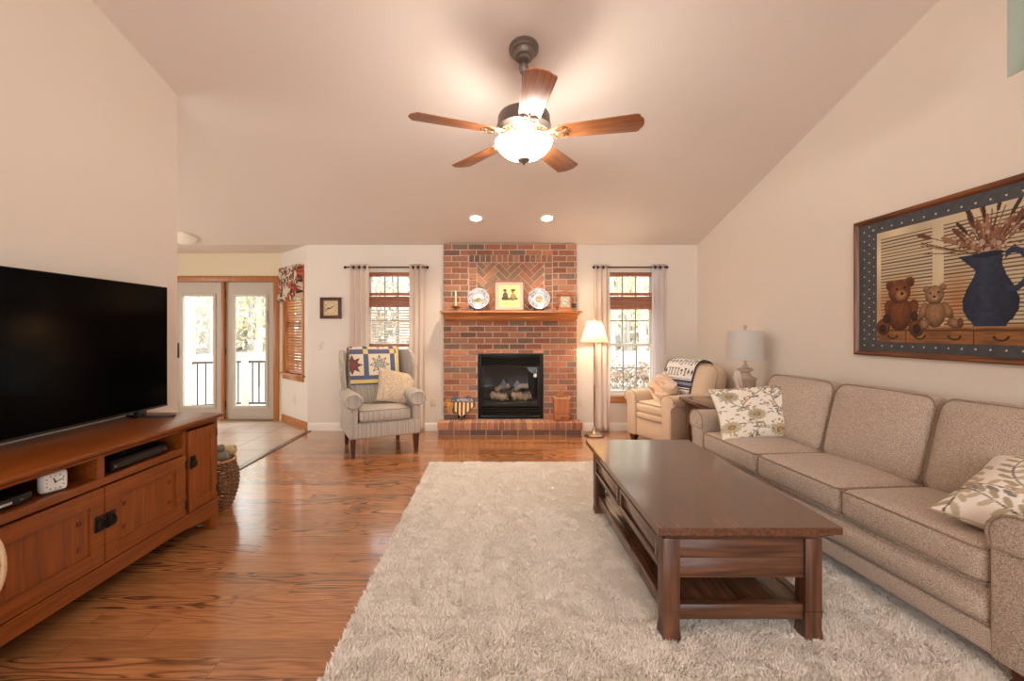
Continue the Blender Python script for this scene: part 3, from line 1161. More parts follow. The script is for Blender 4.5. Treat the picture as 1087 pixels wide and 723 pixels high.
def brick(x0, x1, z0, z1, y=CY, pal=None):
    if x1 - x0 < .015 or z1 - z0 < .015:
        return
    chim.box(x0, x1, y - .008 * rsb.random() * .5, y + .05, z0, z1, 0, bev=.003, seg=1, col=bcol(pal))
CH_, BL_, MO_ = .0765, .214, .0145
row = 0
z = 0.155
while z < 2.45:
    za, zb = z + MO_ / 2, min(z + CH_ - MO_ / 2, 2.448)
    off = 0 if row % 2 == 0 else -BL_ / 2
    x = CX0 + off
    while x < CX1:
        segs = [(max(x + MO_ / 2, CX0), min(x + BL_ - MO_ / 2, CX1))]
        holes = []
        if zb > FZ0 and za < FZ1:
            holes.append((FX0 - .004, FX1 + .004))
        if zb > PZ0 + .1 and za < SZ:
            holes.append((EX0 - MO_ / 2, EX1 + MO_ / 2))
        for (h0, h1) in holes:
            ns = []
            for (a, b) in segs:
                if b <= h0 or a >= h1:
                    ns.append((a, b))
                else:
                    if a < h0: ns.append((a, h0))
                    if b > h1: ns.append((h1, b))
            segs = ns
        for (a, b) in segs:
            if b > a:
                brick(a, b, za, zb)
        for (lim, h0, h1) in ((FZ1 + .003, FX0 - .004, FX1 + .004), (SZ + .003, EX0 - MO_ / 2, EX1 + MO_ / 2)):
            if za < lim < zb:
                brick(max(x + MO_ / 2, h0), min(x + BL_ - MO_ / 2, h1), lim, zb)
        x += BL_
    z += CH_; row += 1
k = 15
for i in range(k):
    a = EX0 + (EX1 - EX0) * i / k; b = EX0 + (EX1 - EX0) * (i + 1) / k
    brick(a + MO_ / 2, b - MO_ / 2, PZ1 + .012, SZ - .004, CY - .004)
zz = PZ0 + .1
while zz < PZ1 - .02:
    for (a, b) in ((EX0, PX0), (PX1, EX1)):
        brick(a + MO_ / 2, b - MO_ / 2, zz + MO_ / 2, min(zz + CH_, PZ1 + .01) - MO_ / 2, CY - .002)
    zz += CH_
# herringbone bricks turned 45 degrees
U_ = .0735
c45 = math.cos(R(45))
pcx, pcz = (PX0 + PX1) / 2, 1.95
for tt in range(-16, 17):
    for ss in range(-6, 7):
        for (ax, ay, bw, bh) in ((tt + 3 * ss, tt - 3 * ss, 3, 1), (tt + 3 * ss + 3, tt - 3 * ss - 2, 1, 3)):
            g = .075
            q = [(ax + g, ay + g), (ax + bw - g, ay + g), (ax + bw - g, ay + bh - g), (ax + g, ay + bh - g)]
            q = [(pcx + U_ * (p[0] * c45 - p[1] * c45), pcz + U_ * (p[0] * c45 + p[1] * c45)) for p in q]
            q = clip_poly(q, PX0 + .004, PX1 - .004, PZ0, PZ1)
            if q:
                chim.prism(q, CY + .010, CY + .055, 'xz', 0, bev=.002, seg=1, col=bcol([(160, 118, 94), (172, 124, 96), (134, 108, 92), (164, 112, 90), (148, 116, 96)]))
chim.box(CX0, CX0 + .001, CY, YB, .0, 2.448, 1)
mort = MB()
wall_grid(mort, CX0 + .002, CX1 - .002, CY + .008, YB, 0.0, 2.449, [(FX0, FX1, FZ0, FZ1), (PX0, PX1, PZ0, PZ1)])
mort.box(PX0, PX1, CY + .020, YB, PZ0, PZ1)
chim.add(mort.v, mort.f, 1)
struct(chim.build('wall_chimney', [M_BRICK, M_MORTAR], colors=True, smooth=30))

# raised hearth
hb = MB()
HX0, HX1, HY = -.745, 1.085, 5.69
n = 26
for i in range(n):
    a = HX0 + (HX1 - HX0) * i / n; b = HX0 + (HX1 - HX0) * (i + 1) / n
    hb.box(a + .006, b - .006, HY, CY - .012, .078, .168, 0, bev=.004, seg=1, col=bcol([(182, 130, 98), (168, 116, 92), (192, 142, 108), (156, 112, 92), (176, 124, 96)]))
for i in range(9):
    a = HX0 + .012 + (HX1 - HX0 - .024) * i / 9; b = HX0 + .012 + (HX1 - HX0 - .024) * (i + 1) / 9
    hb.box(a + .005, b - .005, HY + .014, HY + .07, .004, .072, 0, bev=.004, seg=1, col=bcol([(134, 104, 92), (122, 96, 86), (142, 108, 92)]))
hb.box(HX0 + .006, HX1 - .006, HY + .02, CY - .014, 0, .160, 1)
tag(hb.build('brick_hearth', [M_BRICK, M_MORTAR], colors=True, smooth=30), 'low raised brick hearth on the wooden floor in front of the fireplace', 'hearth')

# mantel shelf
mb = MB()
ms = [(0, 1.445, .030), (.004, 1.455, .045), (.010, 1.468, .062), (.012, 1.472, .085), (.014, 1.505, .095), (.020, 1.515, .110), (.032, 1.530, .135), (.050, 1.543, .160), (.058, 1.548, .170), (.060, 1.550, .185), (.060, 1.572, .185)]
rg = []
for (dx, z, dep) in ms:
    x0 = -.655 - dx * 1.0; x1 = 1.025 + dx * 1.0
    rg.append([(x0, CY - .012, z), (x0, CY - .012 - dep, z), (x1, CY - .012 - dep, z), (x1, CY - .012, z)])
mb.rings(rg)
tag(mb.build('mantel_shelf', OAKX, smooth=25), 'honey oak mantel shelf with moulded edge fixed across the brick chimney', 'mantel')

# fireplace insert
t = thing('fireplace_insert', 'black metal gas fireplace insert set in the brick chimney', 'fireplace', ((FX0 + FX1) / 2, CY, FZ0 + .002))
w = (FX1 - FX0) / 2 - .005; h = FZ1 - FZ0 - .004
mb = MB()
mb.box(-w, -w + .045, -.012, .05, 0, h, bev=.004); mb.box(w - .045, w, -.012, .05, 0, h, bev=.004)
mb.box(-w + .045, w - .045, -.012, .05, h - .05, h, bev=.004)
mb.box(-w + .045, w - .045, -.010, .05, 0, .03, bev=.004)
mb.build('surround', M_BLACK, t)
mb = MB(); 
for k in range(4):
    mb.box(-w + .045, w - .045, -.006, .02, -.018, .014, bev=.003, T=Matrix.Translation((0, 0, h - .065 - .028 * k)) @ Matrix.Rotation(R(28), 4, 'X'))
mb.build('upper_louver', M_BLACK, t)
mb = MB()
for k in range(4):
    mb.box(-w + .045, w - .045, -.006, .02, -.018, .014, bev=.003, T=Matrix.Translation((0, 0, .055 + .034 * k)) @ Matrix.Rotation(R(28), 4, 'X'))
mb.build('lower_louver', M_BLACK, t)
gz0, gz1 = .185, .685
mb = MB()
mb.box(-w + .045, -w + .075, -.004, .03, gz0 - .02, gz1 + .02, bev=.003); mb.box(w - .075, w - .045, -.004, .03, gz0 - .02, gz1 + .02, bev=.003)
mb.box(-w + .075, w - .075, -.004, .03, gz0 - .02, gz0 + .012, bev=.003); mb.box(-w + .075, w - .075, -.004, .03, gz1 - .012, gz1 + .02, bev=.003)
d = mb.build('glass_door', plain('charcoal_metal', C(26, 25, 25), rough=.5, spec=.3), t)
mesh_obj('pane', [(-w + .07, .018, gz0), (w - .07, .018, gz0), (w - .07, .018, gz1), (-w + .07, .018, gz1)], [[0, 1, 2, 3]], glass('fireplace_glass', (.80, .80, .80, 1), .07), d)
MB().box(w - .125, w - .085, .010, .016, .54, .585).build('sticker', plain('white_sticker', C(220, 216, 208), rough=.6), d)
mb = MB()
M_FB = plain('firebox_grey', C(74, 70, 68), rough=.9, bump=.3, bscale=40, var=.15)
x0, x1, y0, y1 = -w + .05, w - .05, .05, .46
mb.box(x0, x1, y1, y1 + .02, .12, .78); mb.box(x0 - .02, x0, y0, y1, .12, .78); mb.box(x1, x1 + .02, y0, y1, .12, .78)
mb.box(x0, x1, y0, y1, .12, .19); mb.box(x0, x1, y0, y1, .76, .78)
mb.build('firebox', M_FB, t, smooth=0)

t = thing('gas_log_set', 'heap of ceramic logs behind the fireplace glass', 'logs', ((FX0 + FX1) / 2, CY + .23, FZ0 + .216))
M_LOG = plain('ceramic_log', C(206, 182, 156), rough=.9, bump=.8, bscale=30, var=.35, vscale=14)
M_CHAR = plain('charred_log', C(130, 114, 102), rough=.95, bump=.8, bscale=40, var=.4, vscale=14)
def log(p0, p1, r, m=M_LOG):
    P = [Vector(p0).lerp(Vector(p1), q) + Vector((0, 0, .012 * math.sin(q * 7 + r * 100))) for q in np.linspace(0, 1, 8)]
    MB().tube(P, [r * (.86 + .18 * math.sin(3.1 * i + r * 90)) for i in range(8)], 12).build('log', m, t)
log((-.26, -.05, .058), (-.04, -.07, .055), .058); log((-.26, .10, .06), (.25, .10, .065), .055, M_CHAR)
log((.02, -.08, .055), (.27, -.03, .062), .060); log((-.20, .0, .14), (-.02, .07, .19), .044)
log((.06, .02, .15), (.24, .04, .19), .042); log((-.03, -.04, .09), (.10, .06, .15), .030, M_CHAR)
M_FLAME = plain('pilot_flame', C(126, 136, 152), rough=.5, emis=.06, ecol=C(140, 165, 205))
for (x, hgt) in ((-.09, .13), (.10, .12)):
    MB().lathe([(.01, 0), (.042, .03), (.046, .08), (.034, hgt * .8), (.006, hgt * 1.15)], 12, c=(x, .04, .12)).build('flame', M_FLAME, t)
# ------------------------------------------------------------------ shag rug
RX0, RX1, RY0, RY1 = -.65, 1.97, 1.42, 4.47
rug = thing('area_rug', 'cream shag area rug on the wooden floor under the coffee table', 'rug', ((RX0 + RX1) / 2, (RY0 + RY1) / 2, 0))
M_PILE = painted('rug_pile', rough=1.0, spec=0.05)
hwx, hwy = (RX1 - RX0) / 2, (RY1 - RY0) / 2
MB().box(-hwx, hwx, -hwy, hwy, .001, .012, bev=.005).build('backing', plain('rug_backing', C(196, 176, 152), rough=1, bump=.5, bscale=120, var=.1, vscale=40), rug)
rs = np.random.RandomState(3)
NT = 460000
bx = rs.uniform(-hwx, hwx, NT); by = rs.uniform(-hwy, hwy, NT)
cl = noise2(bx * 14 + 40, by * 14 + 40, 1); cl2 = noise2(bx * 5 + 40, by * 5 + 40, 2); cl3 = noise2(bx * 34 + 100, by * 34 + 100, 4)
ang = cl * 7 + cl2 * 4 + rs.randn(NT) * 1.1
lean = .006 + .013 * rs.rand(NT)
hgt = (.021 + .004 * cl3 + .005 * rs.rand(NT)) * (.93 + .14 * cl)
wd = .0020 + .0016 * rs.rand(NT)
pa = rs.uniform(0, PI, NT)
dx, dy = np.cos(pa) * wd, np.sin(pa) * wd
lx, ly = np.cos(ang) * lean, np.sin(ang) * lean
V = np.zeros((NT, 5, 3), np.float32)
V[:, 0] = np.stack([bx - dx, by - dy, np.full(NT, .010)], 1)
V[:, 1] = np.stack([bx + dx, by + dy, np.full(NT, .010)], 1)
V[:, 2] = np.stack([bx + dx + lx * .4, by + dy + ly * .4, .010 + hgt * .62], 1)
V[:, 3] = np.stack([bx - dx + lx * .4, by - dy + ly * .4, .010 + hgt * .62], 1)
V[:, 4] = np.stack([bx + lx, by + ly, .010 + hgt], 1)
V = V.reshape(-1, 3)
base_i = (np.arange(NT) * 5)[:, None]
quads = (base_i + np.array([[0, 1, 2, 3]])).astype(np.int32)
tris = (base_i + np.array([[3, 2, 4]])).astype(np.int32)
me = bpy.data.meshes.new('pile')
me.vertices.add(len(V)); me.vertices.foreach_set('co', V.ravel())
loops = np.concatenate([np.concatenate([quads, tris], 1).ravel()])
me.loops.add(len(loops)); me.loops.foreach_set('vertex_index', loops)
me.polygons.add(NT * 2)
starts = np.stack([np.arange(NT) * 7, np.arange(NT) * 7 + 4], 1).ravel().astype(np.int32)
me.polygons.foreach_set('loop_start', starts)
ca = me.color_attributes.new('Col', 'FLOAT_COLOR', 'POINT')
tone = (.93 + .10 * rs.rand(NT))[:, None] * lin_arr(np.array([[253, 246, 237.]]))
cc = np.ones((NT, 5, 4), np.float32); cc[:, :, :3] = tone[:, None, :]
ca.data.foreach_set('color', cc.ravel())
me.materials.append(M_PILE)
me.update(calc_edges=True); me.validate()
po = bpy.data.objects.new('pile', me); COL.objects.link(po); po.parent = rug
po['kind'] = 'stuff'
RZ = .012

# ------------------------------------------------------------------ coffee table
TX0, TX1, TY0, TY1 = .655, 1.405, 1.845, 3.335
tc_ = ((TX0 + TX1) / 2, (TY0 + TY1) / 2)
t = thing('coffee_table', 'long walnut coffee table with two drawers and lower shelf on shag rug', 'coffee table', (tc_[0], tc_[1], RZ))
tw, tl, TH = (TX1 - TX0) / 2, (TY1 - TY0) / 2, .508
mb = MB()
bb = .0
for i in range(4):
    a = -tw + 2 * tw * i / 4; b = -tw + 2 * tw * (i + 1) / 4
    mb.box(a, b, -tl, tl, TH - .030, TH, bev=.0004, seg=1)
mb.build('tabletop', WAY, t)
rg = []
for (d, z) in ((.062, TH - .075), (.050, TH - .066), (.040, TH - .052), (.022, TH - .044), (.016, TH - .030)):
    rg.append([(-tw + d, -tl + d, z), (tw - d, -tl + d, z), (tw - d, tl - d, z), (-tw + d, tl - d, z)])
MB().rings(rg).build('moulding', WAY, t, smooth=20)
lw = .072
ix, iy = tw - .042, tl - .055
for sx in (-1, 1):
    for sy in (-1, 1):
        xa, xb = sorted((sx * ix, sx * (ix - lw))); ya, yb = sorted((sy * iy, sy * (iy - lw)))
        mb = MB()
        mb.box(xa, xb, ya, yb, .13, TH - .07, bev=.006)
        cx, cy = (xa + xb) / 2, (ya + yb) / 2
        rg = []
        for (k, z) in ((1, .131), (1.0, .115), (.93, .10), (.93, .06), (1.06, .02), (1.06, 0)):
            q = lw / 2 * k
            rg.append([(cx - q, cy - q, z), (cx + q, cy - q, z), (cx + q, cy + q, z), (cx - q, cy + q, z)])
        mb.rings(rg[::-1])
        mb.build('leg', WAZ, t)
az0, az1 = .27, TH - .07
for sy in (-1, 1):
    ya, yb = sorted((sy * (iy - .012), sy * (iy - .034)))
    mb = MB()
    mb.box(-ix + lw, ix - lw, ya, yb, az0, (az0 + az1) / 2 - .0006, bev=.002)
    mb.box(-ix + lw, ix - lw, ya, yb, (az0 + az1) / 2 + .0006, az1, bev=.002)
    mb.build('end_panel', WAX, t)
    ya, yb = sorted((sy * (iy - .015), sy * (iy - .055)))
    MB().box(-ix + lw, ix - lw, ya, yb, .092, .155, bev=.004).build('shelf_rail', WAX, t)
for sx in (-1, 1):
    xa, xb = sorted((sx * (ix - .012), sx * (ix - .036)))
    mb = MB()
    mb.box(xa, xb, -iy + lw, iy - lw, az0, az0 + .03, bev=.002)
    mb.box(xa, xb, -iy + lw, iy - lw, az1 - .014, az1, bev=.002)
    mb.box(xa, xb, -.018, .018, az0 + .03, az1 - .014, bev=.002)
    mb.build('side_rail', WAY, t)
    xa, xb = sorted((sx * (ix - .015), sx * (ix - .055)))
    MB().box(xa, xb, -iy + lw, iy - lw, .092, .155, bev=.004).build('shelf_rail', WAY, t)
    if sx < 0:
        for (a, b) in ((-iy + lw + .004, -.022), (.022, iy - lw - .004)):
            mb = MB()
            X = -ix + .008
            z0, z1 = az0 + .034, az1 - .018
            mb.box(X, X + .02, a, b, z0, z1, bev=.002)
            d = mb.build('drawer', WAY, t)
            mb = MB()
            for (p, q, r_, s_) in ((a, b, z0, z0 + .022), (a, b, z1 - .022, z1), (a, a + .022, z0 + .022, z1 - .022), (b - .022, b, z0 + .022, z1 - .022)):
                mb.box(X - .010, X, p, q, r_, s_, bev=.003)
            mb.build('drawer_moulding', WAY, d)
    else:
        xa, xb = sorted((sx * (ix - .014), sx * (ix - .03)))
        MB().box(xa, xb, -iy + lw, iy - lw, az0 + .03, az1 - .014).build('side_panel', WAY, t)
MB().box(-ix + .05, ix - .05, -iy + .05, iy - .05, .130, .150, bev=.003).build('shelf', WAY, t)

# ------------------------------------------------------------------ sofa
SA = R(-90 + 4.6)
sofa = thing('sofa', 'long beige tweed three seat sofa along the right wall', 'sofa', (2.150, 2.74, 0), SA)
SL, SD = 1.205, .405        # half length, half depth
AWD = .205
mb = MB()
mb.box(-SL + .06, SL - .06, -SD + .015, SD, .105, .20, bev=.02, seg=3)
mb.box(-SL + AWD, SL - AWD, -SD + .03, SD - .02, .19, .355, bev=.02, seg=3)
mb.build('base', M_SOFA, sofa)
mb = MB()
mb.cushion((0, -SD + .075, .262), (2 * SL - 2 * AWD + .01, .15, .12), .045, (0, .012, .006), n=12)
mb.build('front_rail', M_SOFA, sofa)
mb = MB()
mb.prism([(SD - .17, .30), (SD - .02, .30), (SD, .86), (SD - .02, .90), (SD - .06, .905), (SD - .10, .88)], -SL + .10, SL - .10, 'yz', bev=.03, seg=3)
mb.build('back_frame', M_SOFA, sofa)
for s in (-1, 1):
    # rolled arm: an outline in the x-z plane pulled along the depth
    prof = []
    xo, xi = SL - .025, SL - AWD + .01
    pts = [(xi, .10), (xo - .015, .10), (xo - .012, .42), (xo - .010, .535)]
    for a in np.linspace(-60, 200, 14):
        pts.append(((xo + xi) / 2 + .012 + .105 * math.cos(R(a)), .575 + .082 * math.sin(R(a))))
    pts.append((xi, .52))
    poly = [(s * p[0], p[1]) for p in pts]
    if s < 0:
        poly = poly[::-1]
    a = MB().prism(poly, -SD + .01, SD - .06, 'xz', bev=.018, seg=3).build('arm', M_SOFA, sofa)
    mb = MB()
    mb.tube([(s * p[0], -SD + .012, p[1]) for p in pts[2:]], .0055, 6)
    mb.tube([(s * (xi + .012), -SD + .008, .52), (s * (xo - .01), -SD + .008, .52)], .005, 6)
    mb.build('piping', M_SOFAP, a)
CWD = (2 * SL - 2 * AWD) / 3
for i in range(3):
    cx = -SL + AWD + CWD * (i + .5)
    extra = 0
    mb = MB()
    x0 = cx; wd_ = CWD - .006
    mb.cushion((x0, -.085, .425), (wd_, .62, .15), .04, (.006, .012, .026), n=18)
    c = mb.build('seat_cushion', M_SOFA, sofa)
    mb = MB()
    for z in (.425 + .066, .425 - .066):
        rr = []
        hw_, hd_ = wd_ / 2 - .005, .31 - .004
        for (px, py, a0) in ((hw_ - .03, -hd_ + .03, -90), (hw_ - .03, hd_ - .03, 0), (-hw_ + .03, hd_ - .03, 90), (-hw_ + .03, -hd_ + .03, 180)):
            for a in (0, 30, 60, 90):
                rr.append((x0 + px + .03 * math.cos(R(a0 + a)), -.085 + py + .03 * math.sin(R(a0 + a)), z))
        mb.tube(rr, .0055, 6, closed=True)
    mb.build('piping', M_SOFAP, c)
    T = Matrix.Translation((cx, .195, .71)) @ Matrix.Rotation(R(-14), 4, 'X')
    mb = MB()
    mb.cushion((0, 0, 0), (CWD - .004, .19, .50), .075, (.004, .045, .018), n=18, T=T)
    c = mb.build('back_cushion', M_SOFA, sofa)
    mb = MB()
    rr = []
    hw_, hh_ = CWD / 2 - .012, .245
    for (px, pz, a0) in ((hw_ - .07, -hh_ + .07, -90), (hw_ - .07, hh_ - .07, 0), (-hw_ + .07, hh_ - .07, 90), (-hw_ + .07, -hh_ + .07, 180)):
        for a in (0, 22, 45, 67, 90):
            rr.append((px + .07 * math.cos(R(a0 + a)), -.070, pz + .07 * math.sin(R(a0 + a))))
    mb.tube(rr, .0055, 6, closed=True, T=T)
    mb.build('piping', M_SOFAP, c)
for (sx, sy) in ((-1, -1), (1, -1), (-1, 1), (1, 1)):
    cx, cy = sx * (SL - .11), sy * (SD - .07)
    rg = []
    for (k, z) in ((.026, 0), (.036, .105)):
        rg.append([(cx - k, cy - k, z), (cx + k, cy - k, z), (cx + k, cy + k, z), (cx - k, cy + k, z)])
    MB().rings(rg, T=Matrix.Translation((0, 0, RZ))).build('leg', M_LEG, sofa)

# throw pillows
def pillow(name, label, cat, size, thick, colfn, T, mat, group=None, n=56, piping=None, crease=0.0, seed=0):
    root = thing(name, label, cat, group=group)
    root.matrix_world = T
    w, h = size[0] / 2, size[1] / 2
    g = np.linspace(-1, 1, n)
    U, W = np.meshgrid(g, g); U = U.ravel(); W = W.ravel()
    th = thick / 2 * np.power(np.clip((1 - U ** 4) * (1 - W ** 4), 0, 1), .55) * (1 - .25 * (U ** 2 + W ** 2) / 2)
    if crease:
        th = th * (1 + crease * (noise2(U * 3 + 20, W * 3 + 20, seed) - .5) + crease * .6 * (noise2(U * 8 + 40, W * 5 + 40, seed + 1) - .5))
    pin = 1 - .07 * (1 - W ** 2) ; pin2 = 1 - .07 * (1 - U ** 2)
    X = U * w * pin; Z = W * h * pin2
    edge = (np.abs(U) > .999) | (np.abs(W) > .999)
    N_ = n * n
    front = np.stack([X, -th, Z], 1)
    idx_back = np.where(edge, np.arange(N_), -1)
    inner = np.where(~edge)[0]
    idx_back[inner] = N_ + np.arange(len(inner))
    back = np.stack([X, th, Z], 1)[inner]
    P = np.concatenate([front, back])
    F = []
    for j in range(n - 1):
        for i in range(n - 1):
            a, b, c, d = j * n + i, j * n + i + 1, (j + 1) * n + i + 1, (j + 1) * n + i
            F.append([a, b, c, d])
            F.append([int(idx_back[d]), int(idx_back[c]), int(idx_back[b]), int(idx_back[a])])
    cf = colfn((U + 1) / 2, (W + 1) / 2)
    cc = lin_arr(np.concatenate([cf, cf[inner]]))
    o = mesh_obj('cover', P, F, mat, root, None, cc, 80)
    if piping:
        rim = [(X[i], 0, Z[i]) for i in list(range(n)) + [k * n + n - 1 for k in range(1, n)] + [(n - 1) * n + k for k in range(n - 2, -1, -1)] + [k * n for k in range(n - 2, 0, -1)]]
        MB().tube(rim, .004, 6, closed=True).build('piping', piping, root)
    return root

def floral_col(seed, sunflowers):
    def f(U, V):
        n = len(U)
        c = np.tile(np.array([236, 228, 214.]), (n, 1))
        rs = np.random.RandomState(seed)
        # sprays of branches
        for k in range(12):
            cx, cy, a = rs.rand(), rs.rand(), rs.rand() * 2 * PI
            d = (U - cx) * np.cos(a) + (V - cy) * np.sin(a); e = -(U - cx) * np.sin(a) + (V - cy) * np.cos(a)
            curve = .10 * np.sin(d * 5 + k)
            m = (np.abs(e - curve) < .006) & (np.abs(d) < .33)
            c[m] = (120, 108, 96)
            for q in np.linspace(-.3, .3, 9):
                s = 1 if int(q * 100) % 2 else -1
                lx, ly = d - q, e - .10 * np.sin(q * 5 + k) - s * .035
                aa = s * .8
                p1 = lx * np.cos(aa) + ly * np.sin(aa); p2 = -lx * np.sin(aa) + ly * np.cos(aa)
                m = (p1 / .042) ** 2 + (p2 / .014) ** 2 < 1
                c[m] = [(176, 160, 134), (150, 144, 136), (196, 178, 146), (128, 120, 112)][int(abs(q * 50) + k) % 4]
        for k in range(sunflowers):
            cx, cy = [(.40, .42), (.78, .36), (.16, .80), (.62, .12), (.88, .82), (.10, .22)][k % 6]
            dx, dy = U - cx, V - cy
            r = np.hypot(dx, dy); a = np.arctan2(dy, dx)
            rad = .115 * (.72 + .28 * np.abs(np.sin(a * 8)))
            m = r < rad
            c[m] = (196, 180, 150) if k % 2 else (184, 172, 152)
            m2 = m & (np.abs(np.sin(a * 8 + .3)) < .25)
            c[m2] = (150, 132, 104)
            c[r < .042] = (150, 122, 84)
            c[r < .022] = (176, 150, 108)
        for k in range(130):
            cx, cy, a = rs.rand(), rs.rand(), rs.rand() * PI
            d = (U - cx) * np.cos(a) + (V - cy) * np.sin(a); e = -(U - cx) * np.sin(a) + (V - cy) * np.cos(a)
            m = (d / .026) ** 2 + (e / .010) ** 2 < 1
            c[m] = [(170, 156, 132), (126, 118, 112), (206, 170, 116)][k % 3]
        return c
    return f
def leafy_col(U, V):
    n = len(U)
    c = np.tile(np.array([234, 226, 216.]), (n, 1))
    rs = np.random.RandomState(21)
    for k in range(9):
        cx, cy, a = rs.rand(), rs.rand(), rs.rand() * 2 * PI
        d = (U - cx) * np.cos(a) + (V - cy) * np.sin(a); e = -(U - cx) * np.sin(a) + (V - cy) * np.cos(a)
        curve = .08 * np.sin(d * 6 + k)
        m = (np.abs(e - curve) < .008) & (np.abs(d) < .35)
        c[m] = (116, 108, 100)
        for q in np.linspace(-.33, .33, 8):
            for s in (1, -1):
                lx, ly = d - q, e - .08 * np.sin(q * 6 + k) - s * .05
                aa = s * .9
                p1 = lx * np.cos(aa) + ly * np.sin(aa); p2 = -lx * np.sin(aa) + ly * np.cos(aa)
                m = (p1 / .055) ** 2 + (p2 / .022) ** 2 < 1
                c[m] = [(168, 154, 126), (134, 128, 122), (190, 176, 150), (196, 172, 146)][int(abs(q * 40) + k + s) % 4]
    return c
M_PIL = painted('printed_cotton', rough=.95, bump=.1, bscale=600)
T = Matrix.Translation((2.03, 3.50, .695)) @ Matrix.Rotation(R(-7), 4, 'Z') @ Matrix.Rotation(R(-26), 4, 'X') @ Matrix.Rotation(R(-6), 4, 'Y')
pillow('throw_pillow', 'floral throw pillow with tan sunflowers leaning in the sofa corner next to the end table', 'pillow', (.68, .42), .15, floral_col(4, 6), T, M_PIL, n=110, piping=plain('pillow_piping', C(196, 178, 150), rough=.9, bump=.2))
T = Matrix.Translation((2.175, 1.77, .635)) @ Matrix.Rotation(R(-58), 4, 'Z') @ Matrix.Rotation(R(-68), 4, 'X') @ Matrix.Rotation(R(12), 4, 'Y')
pillow('throw_pillow', 'leaf print throw pillow lying by the nearest sofa arm at right frame edge', 'pillow', (.54, .52), .18, leafy_col, T, M_PIL, n=110, piping=plain('pillow_piping', C(196, 178, 150), rough=.9, bump=.2))

# ------------------------------------------------------------------ end table, lamp, tissues
EX, EY = (1.94, 2.58), (4.11, 4.84)
t = thing('end_table', 'dark walnut end table between the sofa and the linen armchair', 'end table', ((EX[0] + EX[1]) / 2, (EY[0] + EY[1]) / 2, 0))
w, d = (EX[1] - EX[0]) / 2, (EY[1] - EY[0]) / 2
MB().box(-w, w, -d, d, .592, .62, bev=.004).build('tabletop', WAY, t)
rg = []
for (q, z) in ((.055, .55), (.045, .562), (.026, .575), (.02, .592)):
    rg.append([(-w + q, -d + q, z), (w - q, -d + q, z), (w - q, d - q, z), (-w + q, d - q, z)])
MB().rings(rg).build('moulding', WAY, t, smooth=20)
for sx in (-1, 1):
    for sy in (-1, 1):
        xa, xb = sorted((sx * (w - .05), sx * (w - .125))); ya, yb = sorted((sy * (d - .05), sy * (d - .125)))
        MB().box(xa, xb, ya, yb, 0, .552, bev=.005).build('leg', WAZ, t)
mb = MB()
for s in (-1, 1):
    xa, xb = sorted((s * (w - .06), s * (w - .08))); mb.box(xa, xb, -d + .12, d - .12, .40, .552)
    ya, yb = sorted((s * (d - .06), s * (d - .08))); mb.box(-w + .12, w - .12, ya, yb, .40, .552)
mb.build('apron', WAX, t)
MB().box(-w + .06, w - .06, -d + .06, d - .06, .14, .16).build('shelf', WAY, t)

t = thing('table_lamp', 'unlit table lamp with distressed white urn base and white drum shade on end table', 'lamp', (2.405, 4.40, .62))
M_URN = plain('distressed_white', C(188, 174, 156), rough=.7, bump=.3, bscale=60, var=.16, vscale=24)
MB().box(-.075, .075, -.075, .075, 0, .022, bev=.005).build('plinth', M_URN, t)
pr = [(.060, .022), (.062, .035), (.045, .045), (.036, .06), (.040, .075), (.056, .105), (.068, .15), (.072, .20), (.071, .225), (.080, .232), (.080, .244), (.066, .252), (.050, .262), (.036, .280), (.030, .296), (.036, .303), (.056, .318), (.057, .328), (.034, .338), (.020, .345), (.018, .37)]
MB().lathe([(a * 1.28, b) for (a, b) in pr], 32).build('body', M_URN, t)
mb = MB(); mb.lathe([(.012, .37), (.012, .42), (.018, .425), (.018, .47), (.004, .48)], 16)
mb.tube([(-.04, 0, .42), (-.07, 0, .52), (-.065, 0, .66), (0, 0, .715), (.065, 0, .66), (.07, 0, .52), (.04, 0, .42)], .0025, 6)
mb.build('harp', M_NICKEL, t)
M_SHADE_OFF = thin_cloth('white_shade_linen', C(226, 222, 216), translucent=.35)
sh = MB()
prof = [(.176, .42), (.1765, .424), (.150, .696), (.149, .70), (.147, .698), (.1735, .424)]
sh.lathe(prof + [prof[0]], 48, cap=False).build('lamp_shade', M_SHADE_OFF, t)
mb = MB(); mb.lathe([(.006, .712), (.006, .722), (.014, .727), (.017, .738), (.012, .750), (.004, .755)], 16)
mb.build('finial', M_URN, t)

t = thing('tissue_box', 'white tissue box with a tissue pulled up, on the end table', 'tissue box', (2.27, 4.25, .62), R(20))
MB().box(-.057, .057, -.057, .057, 0, .125, bev=.006).build('box', plain('tissue_carton', C(206, 196, 182), rough=.7, var=.05, vscale=30), t)
def tis(U, V):
    a = (U - .5) * 2
    x = a * (.018 + .034 * V ** 1.3) - .03 * V ** 2
    y = .018 * np.sin(a * 4 + V * 2) * (1 - .3 * V) + .01 * V
    z = .122 + .20 * V - .05 * V * a ** 2 + .012 * np.sin(a * 3) * V
    return np.stack([x, y, z], 1)
grid_obj('tissue', 24, 16, tis, None, thin_cloth('tissue_paper', C(244, 238, 228), translucent=.4), t, thick=.001)

